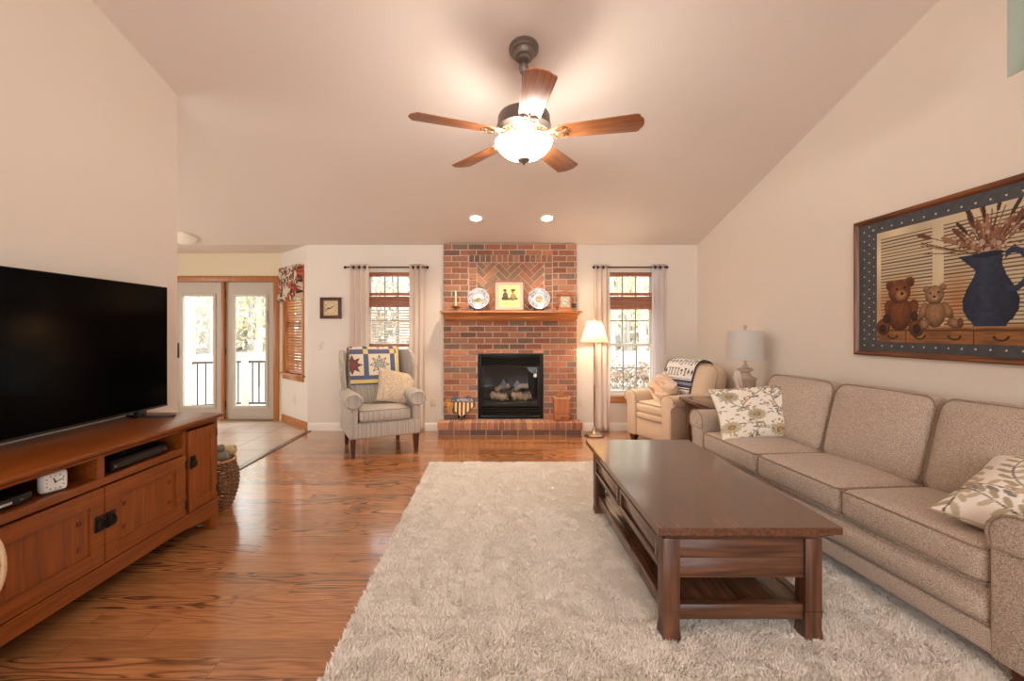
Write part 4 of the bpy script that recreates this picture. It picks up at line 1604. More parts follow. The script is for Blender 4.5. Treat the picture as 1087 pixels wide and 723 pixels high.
# ------------------------------------------------------------------ linen armchair
ac = thing('armchair', 'light linen rolled arm armchair in the right corner by the window', 'armchair', (2.085, 5.335, 0), R(-67))
HW, FD, BD = .385, -.40, .36
mb = MB()
mb.box(-HW + .05, HW - .05, FD + .03, BD, .085, .30, bev=.02, seg=3)
mb.build('base', M_CHAIR, ac)
MB().cushion((0, FD + .095, .335), (2 * HW - .33, .16, .10), .04, (0, .012, .004), n=12).build('front_rail', M_CHAIR, ac)
mb = MB(); mb.cushion((0, -.10, .425), (2 * HW - .33, .58, .13), .045, (.005, .012, .025), n=16)
c = mb.build('seat_cushion', M_CHAIR, ac)
rr = []
hw_, hd_ = HW - .165 - .004, .287
for (px, py, a0) in ((hw_ - .03, -hd_ + .03, -90), (hw_ - .03, hd_ - .03, 0), (-hw_ + .03, hd_ - .03, 90), (-hw_ + .03, -hd_ + .03, 180)):
    for a in (0, 30, 60, 90):
        rr.append((px + .03 * math.cos(R(a0 + a)), -.10 + py + .03 * math.sin(R(a0 + a)), .482))
MB().tube(rr, .005, 6, closed=True).build('piping', M_CHAIRP, c)
for s in (-1, 1):
    xo, xi = HW - .01, HW - .17
    pts = [(xi, .085), (xo - .02, .085), (xo - .018, .40), (xo - .016, .50)]
    for a in np.linspace(-70, 200, 14):
        pts.append(((xo + xi) / 2 + .008 + .095 * math.cos(R(a)), .545 + .070 * math.sin(R(a))))
    pts.append((xi, .50))
    poly = [(s * p[0], p[1]) for p in pts]
    if s < 0:
        poly = poly[::-1]
    a = MB().prism(poly, FD, BD - .08, 'xz', bev=.02, seg=3).build('arm', M_CHAIR, ac)
    MB().tube([(s * p[0], FD + .004, p[1]) for p in pts[2:]], .005, 6).build('piping', M_CHAIRP, a)
T = Matrix.Translation((0, .235, .625)) @ Matrix.Rotation(R(-14), 4, 'X')
mb = MB(); mb.cushion((.045, 0, -.012), (2 * HW + .02, .24, .62), .115, (.010, .045, .025), n=22, T=T)
c = mb.build('backrest', M_CHAIR, ac)
rr = []
hw_, hh_ = HW - .06, .30
hw_ = HW + .002
for (px, pz, a0) in ((hw_ - .11, hh_ - .12, 0), (-hw_ + .11, hh_ - .12, 90)):
    for a in (0, 22, 45, 67, 90):
        rr.append((.045 + px + .11 * math.cos(R(a0 + a)), -.085, pz + .11 * math.sin(R(a0 + a))))
rr = [(.045 + hw_, -.085, -.26)] + rr + [(.045 - hw_, -.085, -.26)]
MB().tube(rr, .005, 6, T=T).build('piping', M_CHAIRP, c)
for (sx, sy) in ((-1, -1), (1, -1), (-1, 1), (1, 1)):
    cx, cy = sx * (HW - .08), (FD + .07) if sy < 0 else (BD - .06)
    rg = []
    for (k, z) in ((.024, 0), (.042, .09)):
        rg.append([(cx - k, cy - k, z), (cx + k, cy - k, z), (cx + k, cy + k, z), (cx - k, cy + k, z)])
    MB().rings(rg).build('leg', M_LEG, ac)

# woven throw over its back
def throw_col(U, V):
    n = len(U)
    c = np.tile(np.array([232, 226, 220.]), (n, 1))
    navy = np.array([54, 58, 84.]); dark = np.array([44, 40, 44.])
    edge = (U < .03) | (U > .97)
    c[edge] = dark
    # rows of small woven figures
    rs = np.random.RandomState(9)
    for row in range(5):
        cy = .335 + row * .125
        for k in range(9):
            cx = .08 + k * .105 + rs.uniform(-.01, .01)
            q = rs.rand()
            dx, dy = U - cx, V - cy
            if q < .35:
                m = (np.abs(dx) < .035) & (np.abs(dy) < .045) & ((np.floor((dx + .05) * 70) % 2 == 0) | (np.abs(dy) > .034))
            elif q < .7:
                m = (np.abs(dx) + np.abs(dy) * .8 < .036) & ((np.abs(dx) > .008) | (dy > 0))
            else:
                m = (np.abs(dy) < .030) & (np.abs(dx + .3 * dy) < .012) | ((np.abs(dy - .02) < .010) & (np.abs(dx) < .034))
            c[m] = dark
    b = (V > .165) & (V < .245)
    c[b] = navy
    zig = np.abs(((U * 24) % 1) - .5) * 2
    c[b & (np.abs((V - .205) / .027 - (zig - .5)) < .35)] = (170, 170, 190)
    c[(V > .14) & (V < .150) | (V > .258) & (V < .266)] = navy
    c[(V > .06) & (V < .12) & (np.abs(((U * 30 + 2 * np.sin(U * 40)) % 1) - .5) < .22)] = (120, 108, 104)
    c[V < .02] = (180, 170, 150)
    return c
def over_back(w, x0, top_y, top_z, r, front_len, back_len, lean, wave=0.0):
    """a cloth folded over a chair back; V=0 is the front hem and V=1 the back hem"""
    tot = front_len + PI * r + back_len
    def pos(U, V):
        s = V * tot
        y = np.zeros_like(s); z = np.zeros_like(s)
        m = s < front_len
        d = front_len - s
        y[m] = -r; z[m] = -d[m]
        m2 = (s >= front_len) & (s < front_len + PI * r)
        a = (s - front_len) / r
        y[m2] = -r * np.cos(a[m2]); z[m2] = r * np.sin(a[m2])
        m3 = s >= front_len + PI * r
        d3 = s - front_len - PI * r
        y[m3] = r; z[m3] = -d3[m3]
        x = (U - .5) * w + x0
        y = y + wave * np.sin(U * 9 + V * 3) * np.where(m, 1, .3) - np.where(m, wave, 0)
        cl, sl = math.cos(lean), math.sin(lean)
        yy = y * cl - z * sl * -1 * -1
        yy = y * cl + (-z) * math.sin(-lean)
        zz = z * cl
        return np.stack([x, top_y + yy, top_z + zz], 1)
    return pos
M_THROW = painted('woven_throw', rough=.95, bump=.3, bscale=350)
tw_ = thing('throw_blanket', 'white throw with dark woven figures and navy border over armchair back', 'blanket', (2.085, 5.335, 0), R(-67))
def throw_pos(U, V):
    # follows the puffed back cushion: front, rounded top, back
    L1, Rt, L2 = .40, .125, .25
    tot = L1 + PI * Rt + L2
    s = V * tot
    ang_ = np.clip((s - L1) / Rt, 0, PI)
    y = -Rt * np.cos(ang_); z = Rt * np.sin(ang_) * .9
    z = z - np.clip(L1 - s, 0, None) - np.clip(s - L1 - PI * Rt, 0, None)
    xx = (U - .5) * .48 - .055
    bulge = .042 * (1 - ((xx - .045) / .40) ** 2) * np.clip(1 - ((z + .22) / .33) ** 2, 0, 1)
    y = y - np.where(s < L1 + PI * Rt / 2, bulge, 0) - .008 + np.where(s > L1 + PI * Rt / 2, .045, 0) * np.clip((s - L1 - PI * Rt / 2) / .1, 0, 1)
    z = z + .018 * (1 - ((xx - .045) / .40) ** 2) * np.sin(ang_)
    z = z + .006 * np.sin(U * 8) * np.sin(ang_)
    c, s_ = math.cos(R(14)), math.sin(R(14))
    zz = z + .222
    return np.stack([xx, .235 + y * c + zz * s_, .625 - y * s_ + zz * c], 1)
grid_obj('cloth', 150, 170, throw_pos, throw_col, M_THROW, tw_, thick=.008)
def satin(U, V):
    return np.tile(np.array([224, 196, 172.]), (len(U), 1)) * (.93 + .1 * noise2(U * 6, V * 6, 8))[:, None]
T = ac.matrix_world  # filled below
Mac = Matrix.Translation((2.085, 5.335, 0)) @ Matrix.Rotation(R(-67), 4, 'Z')
T = Mac @ Matrix.Translation((-.11, -.075, .632)) @ Matrix.Rotation(R(-20), 4, 'Z') @ Matrix.Rotation(R(-30), 4, 'X') @ Matrix.Rotation(R(14), 4, 'Y')
pillow('satin_pillow', 'crumpled peach satin pillow sitting in the linen armchair', 'pillow', (.50, .34), .17, satin, T, painted('satin_cloth', rough=.38, bump=.05), n=80, crease=1.6, seed=5)

# ------------------------------------------------------------------ wing chair
wc = thing('wing_chair', 'grey striped wingback chair on dark tapered legs in front of the left window', 'armchair', (-1.325, 5.13, 0), R(26.5))
M_S = M_STRIPE
LEGS = [(-.335, -.315, 1), (.335, -.315, 1), (-.30, .30, -1), (.30, .30, -1)]
for (x, y, s) in LEGS:
    rg = []
    for (k, z, dy) in ((.019, 0, .05 if s < 0 else 0), (.029, .20, 0)):
        rg.append([(x - k, y - k + dy, z), (x + k, y - k + dy, z), (x + k, y + k + dy, z), (x - k, y + k + dy, z)])
    MB().rings(rg).build('leg', M_LEG, wc)
mb = MB(); mb.box(-.375, .375, -.36, .33, .195, .365, bev=.025, seg=3)
mb.build('seat_frame', M_S, wc)
mb = MB(); mb.cushion((0, -.095, .43), (.545, .56, .135), .04, (.004, .012, .018), n=18)
c = mb.build('seat_cushion', M_S, wc)
M_SP = tweed('striped_piping', [C(128, 122, 116), C(168, 158, 146)], 300)
mb = MB()
for z in (.485, .372):
    rr = []
    hw_, hd_ = .268, .276
    for (px, py, a0) in ((hw_ - .03, -hd_ + .03, -90), (hw_ - .03, hd_ - .03, 0), (-hw_ + .03, hd_ - .03, 90), (-hw_ + .03, -hd_ + .03, 180)):
        for a in (0, 30, 60, 90):
            rr.append((px + .03 * math.cos(R(a0 + a)), -.095 + py + .03 * math.sin(R(a0 + a)), z))
    mb.tube(rr, .005, 6, closed=True)
mb.build('piping', M_SP, c)
for s in (-1, 1):
    # arm: slim panel below a fat roll that flares at the front
    mb = MB()
    mb.box(min(s * .285, s * .378), max(s * .285, s * .378), -.355, .26, .20, .58, bev=.02, seg=3)
    rg = []
    for (y, r, zc) in ((-.385, .060, .595), (-.392, .080, .592), (-.375, .094, .592), (-.30, .092, .600), (-.12, .080, .612), (.10, .070, .618), (.22, .060, .62)):
        rg.append([(s * .338 + r * math.cos(a) * 1.06, y, zc + r * .86 * math.sin(a)) for a in np.linspace(0, 2 * PI, 25)[:-1]])
    if s < 0:
        rg = [g[::-1] for g in rg]
    mb.rings(rg[::-1])
    mb.build('arm', M_S, wc)
    # wing: curved outline, thick and rounded
    out = [(.34, .56), (.12, .60), (.03, .66), (-.02, .76), (-.035, .90), (-.005, 1.02), (.05, 1.085), (.13, 1.105), (.25, 1.10), (.40, 1.09)]
    xa, xb = sorted((s * .292, s * .346))
    T = Matrix.Translation((s * .30, .30, .6)) @ Matrix.Rotation(R(s * 11), 4, 'Z') @ Matrix.Rotation(R(s * 4), 4, 'Y') @ Matrix.Translation((-s * .30, -.30, -.6))
    MB().prism(out, xa, xb, 'yz', bev=.022, seg=3, T=T).build('wing', M_S, wc)
T = Matrix.Translation((0, .295, .755)) @ Matrix.Rotation(R(-11), 4, 'X')
mb = MB(); mb.cushion((0, 0, 0), (.60, .17, .72), .06, (.004, .03, .008), n=18, T=T)
mb.build('backrest', M_S, wc)

# star quilt folded over its back
def quilt_col(U, V):
    W_, H_ = .56, .84
    U = 1 - U if False else U          # metres; V=0 is the front hem
    x = U * W_; y = V * H_
    n = len(U)
    cream = np.array([228, 216, 194.]); blue = np.array([96, 106, 136.]); yel = np.array([222, 196, 128.])
    c = np.tile(cream, (n, 1))
    P = .305; B = .055
    ox, oy = .205, .105
    fx = (x - ox + P * 4) % P; fy = (y - oy + P * 4) % P
    vb = fx > P - B; hb_ = fy > P - B
    c[vb | hb_] = blue
    c[vb & hb_] = yel
    kx = np.floor((x - ox + P * 4) / P).astype(int)
    dx = fx - (P - B) / 2; dy = fy - (P - B) / 2
    r = np.hypot(dx, dy); a = np.arctan2(dy, dx) + PI / 8 * 0
    q = (a % (PI / 4)) - PI / 8
    S = .118
    # eight pointed star: each diamond between r=0 and r=S
    star = np.zeros(n, bool)
    qq = np.abs(((a + PI / 8) % (PI / 4)) - PI / 8)
    px = r * np.cos(qq); py = r * np.sin(qq)
    half = S * .5
    lim = np.where(px < half, px * .42, (S - px) * .42)
    star = (py < lim) & (px < S) & ~(vb | hb_)
    ringd = star & (((py > lim - .0055) & (px > half * .7)) | (py < .0022) & (px > half))
    main = np.array([218, 210, 192.]); dk = np.array([54, 50, 54.])
    red = np.array([134, 84, 84.])
    left = kx < 4
    c[star] = main
    c[star & (px < half * .9) & (py < lim * .6)] = (128, 140, 140)
    c[ringd] = dk
    c[star & left] = red
    c[ringd & left] = (96, 60, 66)
    c[y < .016] = blue * .75
    c[(y >= .016) & (y < .06)] = yel
    c[(y >= .06) & (y < .105)] = blue
    c[x > W_ - .03] = yel
    return c
q = thing('quilt', 'folded quilt with star blocks in blue sashing over wing chair back', 'quilt', (-1.325, 5.13, 0), R(26.5))
def quilt_pos(U, V):
    L1, Rt, L2 = .34, .085, .22
    tot = L1 + PI * Rt + L2
    s = V * tot
    ang_ = np.clip((s - L1) / Rt, 0, PI)
    y = -(Rt + .008) * np.cos(ang_); z = (Rt - .012) * np.sin(ang_)
    z = z - np.clip(L1 - s, 0, None) - np.clip(s - L1 - PI * Rt, 0, None)
    xx = (U - .5) * .565
    y = y - np.where(s < L1 + 1.5 * Rt, .031 * (1 - (xx / .292) ** 2) * np.clip(1 - ((z + .27) / .36) ** 2, 0, 1) + .012, 0)
    y = y + np.where(s > L1 + 1.5 * Rt, .035, 0) * np.clip((s - L1 - 1.5 * Rt) / .1, 0, 1)
    z = z + .004 * np.sin(U * 7) * np.sin(ang_) + .018 * np.sin(ang_)
    y = y + .004 * np.sin(U * 11 + V * 5)
    c, s_ = math.cos(R(11)), math.sin(R(11))
    zz = z + .285
    return np.stack([xx, .295 + y * c + zz * s_, .755 + zz * c - y * 0], 1)
grid_obj('cloth', 190, 210, quilt_pos, quilt_col, painted('quilt_cloth', rough=.95, bump=.25, bscale=160), q, thick=.010)
Mwc = Matrix.Translation((-1.325, 5.13, 0)) @ Matrix.Rotation(R(26.5), 4, 'Z')
def boucle(U, V):
    k = noise2(U * 70, V * 28, 3)
    return np.array([214, 194, 168.])[None, :] * (.86 + .22 * k)[:, None]
T = Mwc @ Matrix.Translation((.185, -.04, .680)) @ Matrix.Rotation(R(12), 4, 'Z') @ Matrix.Rotation(R(-24), 4, 'X') @ Matrix.Rotation(R(15), 4, 'Y')
pillow('nubby_pillow', 'beige nubby throw pillow tilted on the striped wing chair seat', 'pillow', (.46, .40), .14, boucle, T, painted('nubby_cloth', rough=.95, bump=.9, bscale=130), n=80)
# ------------------------------------------------------------------ TV cabinet
# local frame: x runs away from the camera, -y is the front (world +x)
SY0, SY1 = 1.27, 3.085
FXF = -1.892
sc_y = (SY0 + SY1) / 2
cab = thing('tv_cabinet', 'long cherry oak television cabinet with doors along the left wall', 'cabinet', (FXF, sc_y, 0), R(90))
hl = (SY1 - SY0) / 2; CD = .52; TOP = .76
def lx(y): return y - sc_y
mb = MB()
mb.box(-hl - .035, hl + .035, -.035, CD + .01, TOP - .020, TOP, bev=.006)
mb.build('tabletop', CHX, cab)
rg = []
for (q, z) in ((.0, TOP - .040), (.004, TOP - .034), (.016, TOP - .027), (.022, TOP - .024), (.022, TOP - .020)):
    rg.append([(-hl - q, -q, z), (hl + q, -q, z), (hl + q, CD, z), (-hl - q, CD, z)])
MB().rings(rg).build('moulding', CHX, cab, smooth=20)
# carcass: back, ends, dividers, decks
ZB, ZT = .105, TOP - .038
y_end = [lx(SY0), lx(SY1)]
d1, d2 = lx(2.765), lx(1.59)         # dividers between the narrow end doors and the middle
cm = lx(2.178)
mb = MB()
mb.box(-hl, hl, CD - .015, CD, .004, ZT)  # back board runs to the floor, shaped to block light underneath
for x in (-hl, hl - .022):
    mb.box(x, x + .022, .02, CD - .015, .012, ZT)  # ends run low too, shaped to keep light out underneath
for x in (d2, d1, cm):
    mb.box(x - .011, x + .011, .022, CD - .015, ZB, ZT)
mb.box(-hl + .022, hl - .022, .022, CD - .015, .195, .215)
mb.box(d2 + .011, d1 - .011, .022, CD - .015, .585, .605)
mb.build('carcass', CHX, cab, smooth=0)
mb = MB()
def fr(x0, x1, z0, z1): mb.box(x0, x1, 0, .022, z0, z1, bev=.0015, seg=1)
fr(-hl, -hl + .035, ZB, ZT); fr(hl - .035, hl, ZB, ZT)
fr(d1 - .020, d1 + .012, ZB + .09, ZT); fr(d2 - .012, d2 + .020, ZB + .09, ZT)
fr(-hl + .035, hl - .035, ZT - .010, ZT)
fr(d2 + .02, d1 - .02, .575, .612)
fr(cm - .020, cm + .020, .612, ZT - .010)
mb.build('face_frame', CHX, cab, smooth=0)
# arched base rail
poly = [(-hl, .20), (-hl, .085)]
for k in range(21):
    u = k / 20
    x = -hl + .09 + (2 * hl - .18) * u
    poly.append((x, .085 + .032 * min(1, 6 * min(u, 1 - u)) * 1.0))
poly += [(hl, .085), (hl, .20)]
MB().prism(poly[::-1], -.008, .02, 'xz', bev=.002).build('base_rail', CHX, cab, smooth=20)
MB().box(-hl - .004, hl + .004, -.014, .0, .186, .200, bev=.003).build('base_bead', CHX, cab)
for sx in (-1, 1):
    for sy in (0, 1):
        xa, xb = sorted((sx * hl, sx * (hl - .060)))
        ya = -.006 if sy == 0 else CD - .06
        MB().box(xa, xb, ya, ya + .06, 0, .105, bev=.004).build('foot', CHZ, cab)
M_PEG = wood('dark_cherry_peg', C(94, 32, 10), C(128, 50, 18), 'x', rough=.4)
M_PULL = plain('aged_iron', C(40, 32, 26), rough=.45, metal=.6, var=.2, vscale=60)
def cab_door(x0, x1, z0, z1, pull_side, pegs=True):
    mb = MB()
    st = .072 if pegs else .055
    mb.box(x0, x0 + st, -.018, 0, z0, z1, bev=.002); mb.box(x1 - st, x1, -.018, 0, z0, z1, bev=.002)
    mb.box(x0 + st, x1 - st, -.018, 0, z0, z0 + st, bev=.002); mb.box(x0 + st, x1 - st, -.018, 0, z1 - st, z1, bev=.002)
    d = mb.build('door', CHZ if not pegs else CHX, cab, smooth=20)
    MB().box(x0 + st - .004, x1 - st + .004, -.008, -.002, z0 + st - .004, z1 - st + .004).build('door_panel', CHZ, d, smooth=0)
    if pegs:
        for (px, pz) in ((x0 + st + .05, z0 + st + .05), (x1 - st - .05, z0 + st + .05), (x0 + st + .05, z1 - st - .05), (x1 - st - .05, z1 - st - .05)):
            MB().box(px - .012, px + .012, -.0115, -.006, pz - .012, pz + .012, bev=.001).build('peg', M_PEG, d)
    px = x0 + .027 if pull_side < 0 else x1 - .027
    pz = (z0 + z1) / 2 + (.055 if not pegs else .02)
    mb = MB()
    mb.box(px - .025, px + .025, -.024, -.017, pz - .038, pz + .038, bev=.002)
    mb.box(px - .012, px + .012, -.030, -.023, pz + .006, pz + .026, bev=.002)
    ring = [(px + .017 * math.cos(a), -.034, pz - .006 + .021 * math.sin(a)) for a in np.linspace(0, 2 * PI, 21)[:-1]]
    mb.tube(ring, .0042, 8, closed=True)
    mb.lathe([(.006, 0), (.006, .014)], 10, T=Matrix.Translation((px, -.026, pz + .014)) @ Matrix.Rotation(R(90), 4, 'X'))
    mb.build('handle', M_PULL, d)
    for hz in (z0 + .06, z1 - .06):
        hx = x1 if pull_side < 0 else x0
        MB().tube([(hx, -.018, hz - .025), (hx, -.018, hz + .025)], .005, 8).build('hinge', M_PULL, d)
cab_door(cm + .003, d1 - .022, .208, .570, -1)
cab_door(d2 + .022, cm - .003, .208, .570, 1)
cab_door(d1 + .014, hl - .037, .208, ZT - .020, -1, False)
cab_door(-hl + .037, d2 - .014, .208, ZT - .020, 1, False)

# television on the cabinet
TVX, TVC = -2.285, 2.425
tv = thing('television', 'large flat screen television standing on the cherry oak cabinet', 'television', (TVX, TVC, TOP), R(90))
w2, z0, z1 = .735, .040, .860
mb = MB(); mb.box(-w2, w2, 0, .03, z0, z1, bev=.004)
mb.box(-w2 + .12, w2 - .12, .03, .06, z0 + .02, z0 + .42, bev=.012)
mb.build('casing', M_BLACK, tv)
MB().box(-w2 + .005, w2 - .005, -.0025, .001, z0 + .012, z1 - .005, bev=.0008, seg=1).build('screen', plain('screen_glass', C(3, 3, 4), rough=.14, spec=.05, var=.05), tv)
MB().box(-w2 + .002, w2 - .002, -.004, .0, z0, z0 + .012, bev=.001).build('lower_bezel', plain('dark_steel', C(52, 50, 50), rough=.35, metal=.6), tv)
for s in (-1, 1):
    mb = MB()
    mb.box(s * .50 - .028, s * .50 + .028, -.016, .03, .006, .052, bev=.004)
    mb.prism([(s * .50 - .018, -.02), (s * .535 + .0, -.185), (s * .535 + .024, -.185), (s * .50 + .024, -.02)], 0.001, .014, 'xy', bev=.003)
    mb.prism([(s * .50 - .018, .02), (s * .515, .11), (s * .515 + .02, .11), (s * .50 + .022, .02)], 0.001, .014, 'xy', bev=.003)
    mb.build('stand_foot', plain('dark_steel', C(52, 50, 50), rough=.35, metal=.6), tv)

# things in the open bays
t = thing('amplifier', 'black finned amplifier box in the right bay of the cherry cabinet', 'amplifier', (FXF - .03, 2.455, .607), R(90))
mb = MB(); mb.box(-.19, .20, .0, .30, .010, .058, bev=.004)
mb.box(-.17, .17, .05, .29, .058, .062)
mb.build('case', M_BLACK, t)
mb = MB()
for k in range(22):
    x = -.185 + k * .0170
    mb.box(x, x + .005, .05, .29, .062, .092)
mb.build('cooling_fins', M_BLACK, t, smooth=0)
MB().box(-.185, .195, -.006, .0, .012, .046, bev=.002).build('front_panel', plain('satin_black', C(26, 25, 25), rough=.4), t)
for x in (-.168, .178):
    MB().lathe([(.005, 0), (.005, .004)], 12, T=Matrix.Translation((x, -.005, .030)) @ Matrix.Rotation(R(90), 4, 'X')).build('screw', M_NICKEL, t)
for x in (-.15, .15):
    MB().lathe([(.012, .0), (.010, .010)], 10, c=(x, .05, 0)).build('rubber_foot', M_BLACK, t)

t = thing('cable_box', 'slim black cable box with small white mark, in the left cabinet bay', 'media box', (FXF - .05, 1.715, .607), R(90))
MB().box(-.105, .185, 0, .19, .006, .044, bev=.004).build('case', M_BLACK, t)
mb = MB(); mb.box(-.105, .185, -.004, .0, .008, .042, bev=.0015)
mb.build('front_panel', plain('satin_black', C(26, 25, 25), rough=.4), t)
MB().box(.045, .105, -.0055, -.004, .019, .029, bev=.0006, seg=1).build('mark', plain('pale_print', C(200, 196, 186), rough=.6), t)
MB().box(.135, .150, -.0055, -.004, .022, .027).build('display', plain('grey_print', C(120, 116, 112), rough=.6), t)
for x in (-.08, .155):
    MB().lathe([(.010, 0), (.009, .008)], 10, c=(x, .03, 0)).build('rubber_foot', M_BLACK, t)

t = thing('alarm_clock', 'small white square alarm clock in the left bay of the cherry cabinet', 'clock', (FXF - .045, 2.000, .608), R(66))
mb = MB(); mb.cushion((0, .028, .047), (.098, .046, .094), .020, (0, 0, 0), n=10)
mb.build('case', plain('white_clock_case', C(228, 226, 224), rough=.4), t)
def alarm(U, V):
    x = U - .5; y = V - .5
    c = np.tile(np.array([238, 234, 226.]), (len(U), 1))
    r = np.hypot(x, y); a = np.arctan2(y, x)
    m = np.maximum(np.abs(x), np.abs(y))
    tick = (np.abs(((a / (PI / 6) + .5) % 1) - .5) < .13) & (m > .34) & (m < .42)
    c[tick] = (60, 58, 58)
    return c
grid_obj('dial', 50, 50, lambda U, V: np.stack([(U - .5) * .074, .0035 + 0 * U, .047 + (V - .5) * .070], 1), alarm, M_PAINTED_FLAT, t)
mb = MB()
mb.box(-.002, .002, .0012, .0022, -.004, .020, T=Matrix.Translation((0, 0, .047)) @ Matrix.Rotation(R(-20), 4, 'Y'))
mb.box(-.0015, .0015, .0002, .0012, -.004, .029, T=Matrix.Translation((0, 0, .047)) @ Matrix.Rotation(R(72), 4, 'Y'))
mb.lathe([(.004, 0), (.004, .003)], 12, T=Matrix.Translation((0, .003, .047)) @ Matrix.Rotation(R(90), 4, 'X'))
mb.build('hands', M_BLACK, t)

# wicker basket with rolled cloths
BKX, BKY = -2.085, 3.345
t = thing('wicker_basket', 'dark wicker basket on the floor at the far end of the cherry cabinet', 'basket', (BKX, BKY, 0))
M_WICK = wood('wicker_cane', C(66, 40, 24), C(150, 106, 66), 'x', rough=.6, scale=4)
M_WICK2 = wood('wicker_pale', C(150, 108, 64), C(206, 160, 104), 'x', rough=.6, scale=4)
def brad(z):
    zz = z / .375
    return .105 + .062 * math.sin(min(1, zz * 1.15) * PI * .72) - .012 * max(0, zz - .75) * 4
mb = MB()
nst = 30
z = .012; k = 0
while z < .365:
    pts = []
    for i in range(nst * 4):
        a = 2 * PI * i / (nst * 4)
        rr = brad(z) + .0055 * math.cos(a * nst / 2 * 2 / 2 + (PI if k % 2 else 0))
        pts.append((rr * math.cos(a), rr * math.sin(a), z))
    mb.tube(pts, .0055, 5, closed=True)
    z += .0135; k += 1
mb.build('weave', M_WICK, t)
mb = MB()
for i in range(nst):
    a = 2 * PI * (i + .5) / nst
    mb.tube([((brad(z)) * math.cos(a), (brad(z)) * math.sin(a), z) for z in np.linspace(.005, .37, 10)], .003, 5)
mb.lathe([(.001, .004), (.125, .004), (.13, .012), (.001, .012)], 30, cap=False)
mb.build('stakes', M_WICK2, t)
mb = MB()
for q in range(3):
    pts = []
    for i in range(90):
        a = 2 * PI * i / 90
        rr = brad(.365) + .006 * math.cos(a * 20 + q * 2.1)
        pts.append((rr * math.cos(a), rr * math.sin(a), .372 + .006 * math.sin(a * 20 + q * 2.1)))
    mb.tube(pts, .006, 6, closed=True)
mb.build('rim', M_WICK2, t)
def roll(name, label, p0, p1, r, m):
    o = thing(name, label, 'cloth', (BKX + (p0[0] + p1[0]) / 2, BKY + (p0[1] + p1[1]) / 2, min(p0[2], p1[2])), group='rolled cloths in the basket')
    c = Vector(((p0[0] + p1[0]) / 2, (p0[1] + p1[1]) / 2, min(p0[2], p1[2])))
    d = (Vector(p1) - Vector(p0)).normalized()
    u = d.orthogonal().normalized(); v = d.cross(u)
    mb = MB()
    # a spiral-wound roll
    for (rad, e) in ((r, 0), (r * .62, .004), (r * .3, .007)):
        a0, b0 = Vector(p0) - c - d * e, Vector(p1) - c + d * e
        mb.tube([a0, a0 + d * .006, b0 - d * .006, b0], [rad * .9, rad, rad, rad * .9], 22)
    mb.build('roll', m, o)
M_SAGE = plain('sage_cloth', C(138, 140, 122), rough=.95, bump=.4, bscale=260, var=.1, vscale=30)
M_STRAW = plain('straw_cloth', C(214, 190, 140), rough=.95, bump=.4, bscale=260, var=.1, vscale=30)
roll('rolled_cloth', 'sage green rolled cloth at the front of the wicker basket', (-.09, -.10, .385), (.135, -.035, .415), .030, M_SAGE)
roll('rolled_cloth', 'straw yellow rolled cloth behind the green ones in the basket', (-.11, .06, .40), (.115, .085, .425), .034, M_STRAW)
roll('rolled_cloth', 'grey green rolled cloth on top of the wicker basket', (-.12, -.045, .43), (.07, .015, .452), .030, plain('grey_green_cloth', C(150, 150, 138), rough=.95, bump=.4, bscale=260, var=.1, vscale=30))

# small oval-backed wicker chair at the left edge
t = thing('wicker_chair', 'small oval backed wicker seat at the left edge before the television cabinet', 'chair', (-1.60, 1.36, 0))
M_CANE = plain('pale_cane', C(186, 156, 120), rough=.6, bump=.4, bscale=120, var=.12, vscale=60)
M_WEB = wood('woven_cane', C(120, 98, 66), C(178, 152, 108), 'z', rough=.8, scale=5)
ring = [(.128 * math.cos(a), .012 * math.sin(a), .605 + .105 * math.sin(a) - .035 * max(0, math.cos(a)) * math.sin(a) * -1) for a in np.linspace(0, 2 * PI, 49)[:-1]]
MB().tube(ring, .007, 8, closed=True).build('back_rim', M_CANE, t)
mb = MB()
for k in range(19):
    x = -.12 + .24 * k / 18
    hgt = .103 * math.sqrt(max(0, 1 - (x / .126) ** 2))
    mb.tube([(x, .004, .605 - hgt), (x, .004, .605 + hgt)], .0045, 5)
for k in range(15):
    z = -.098 + .196 * k / 14
    hw_ = .125 * math.sqrt(max(0, 1 - (z / .104) ** 2))
    mb.tube([(-hw_, -.003 if k % 2 else .006, .605 + z), (hw_, .006 if k % 2 else -.003, .605 + z)], .0045, 5)
mb.build('back_weave', M_WEB, t)
MB().lathe([(.11, .345), (.118, .352), (.118, .372), (.11, .38)], 32, c=(-.16, .06, 0)).build('seat', M_WEB, t)
mb = MB()
for s in (-1, 1):
    mb.tube([(s * .055 - .14, .02, .36), (s * .05 - .03, .004, .50)], .008, 8)
mb.build('back_post', M_CANE, t)
for (sx, sy) in ((-1, -1), (1, -1), (-1, 1), (1, 1)):
    MB().tube([(-.16 + sx * .065, .06 + sy * .065, .35), (-.16 + sx * .075, .06 + sy * .075, 0)], .010, 8).build('leg', M_CANE, t)

# ------------------------------------------------------------------ framed painting on the right wall
AY1, AY0, AZ0, AZ1 = 3.342, 1.88, 1.146, 2.105
t = thing('framed_painting', 'large framed still life of teddy bears and blue pitcher above the sofa', 'painting', (XR, (AY0 + AY1) / 2, AZ0), R(-90))
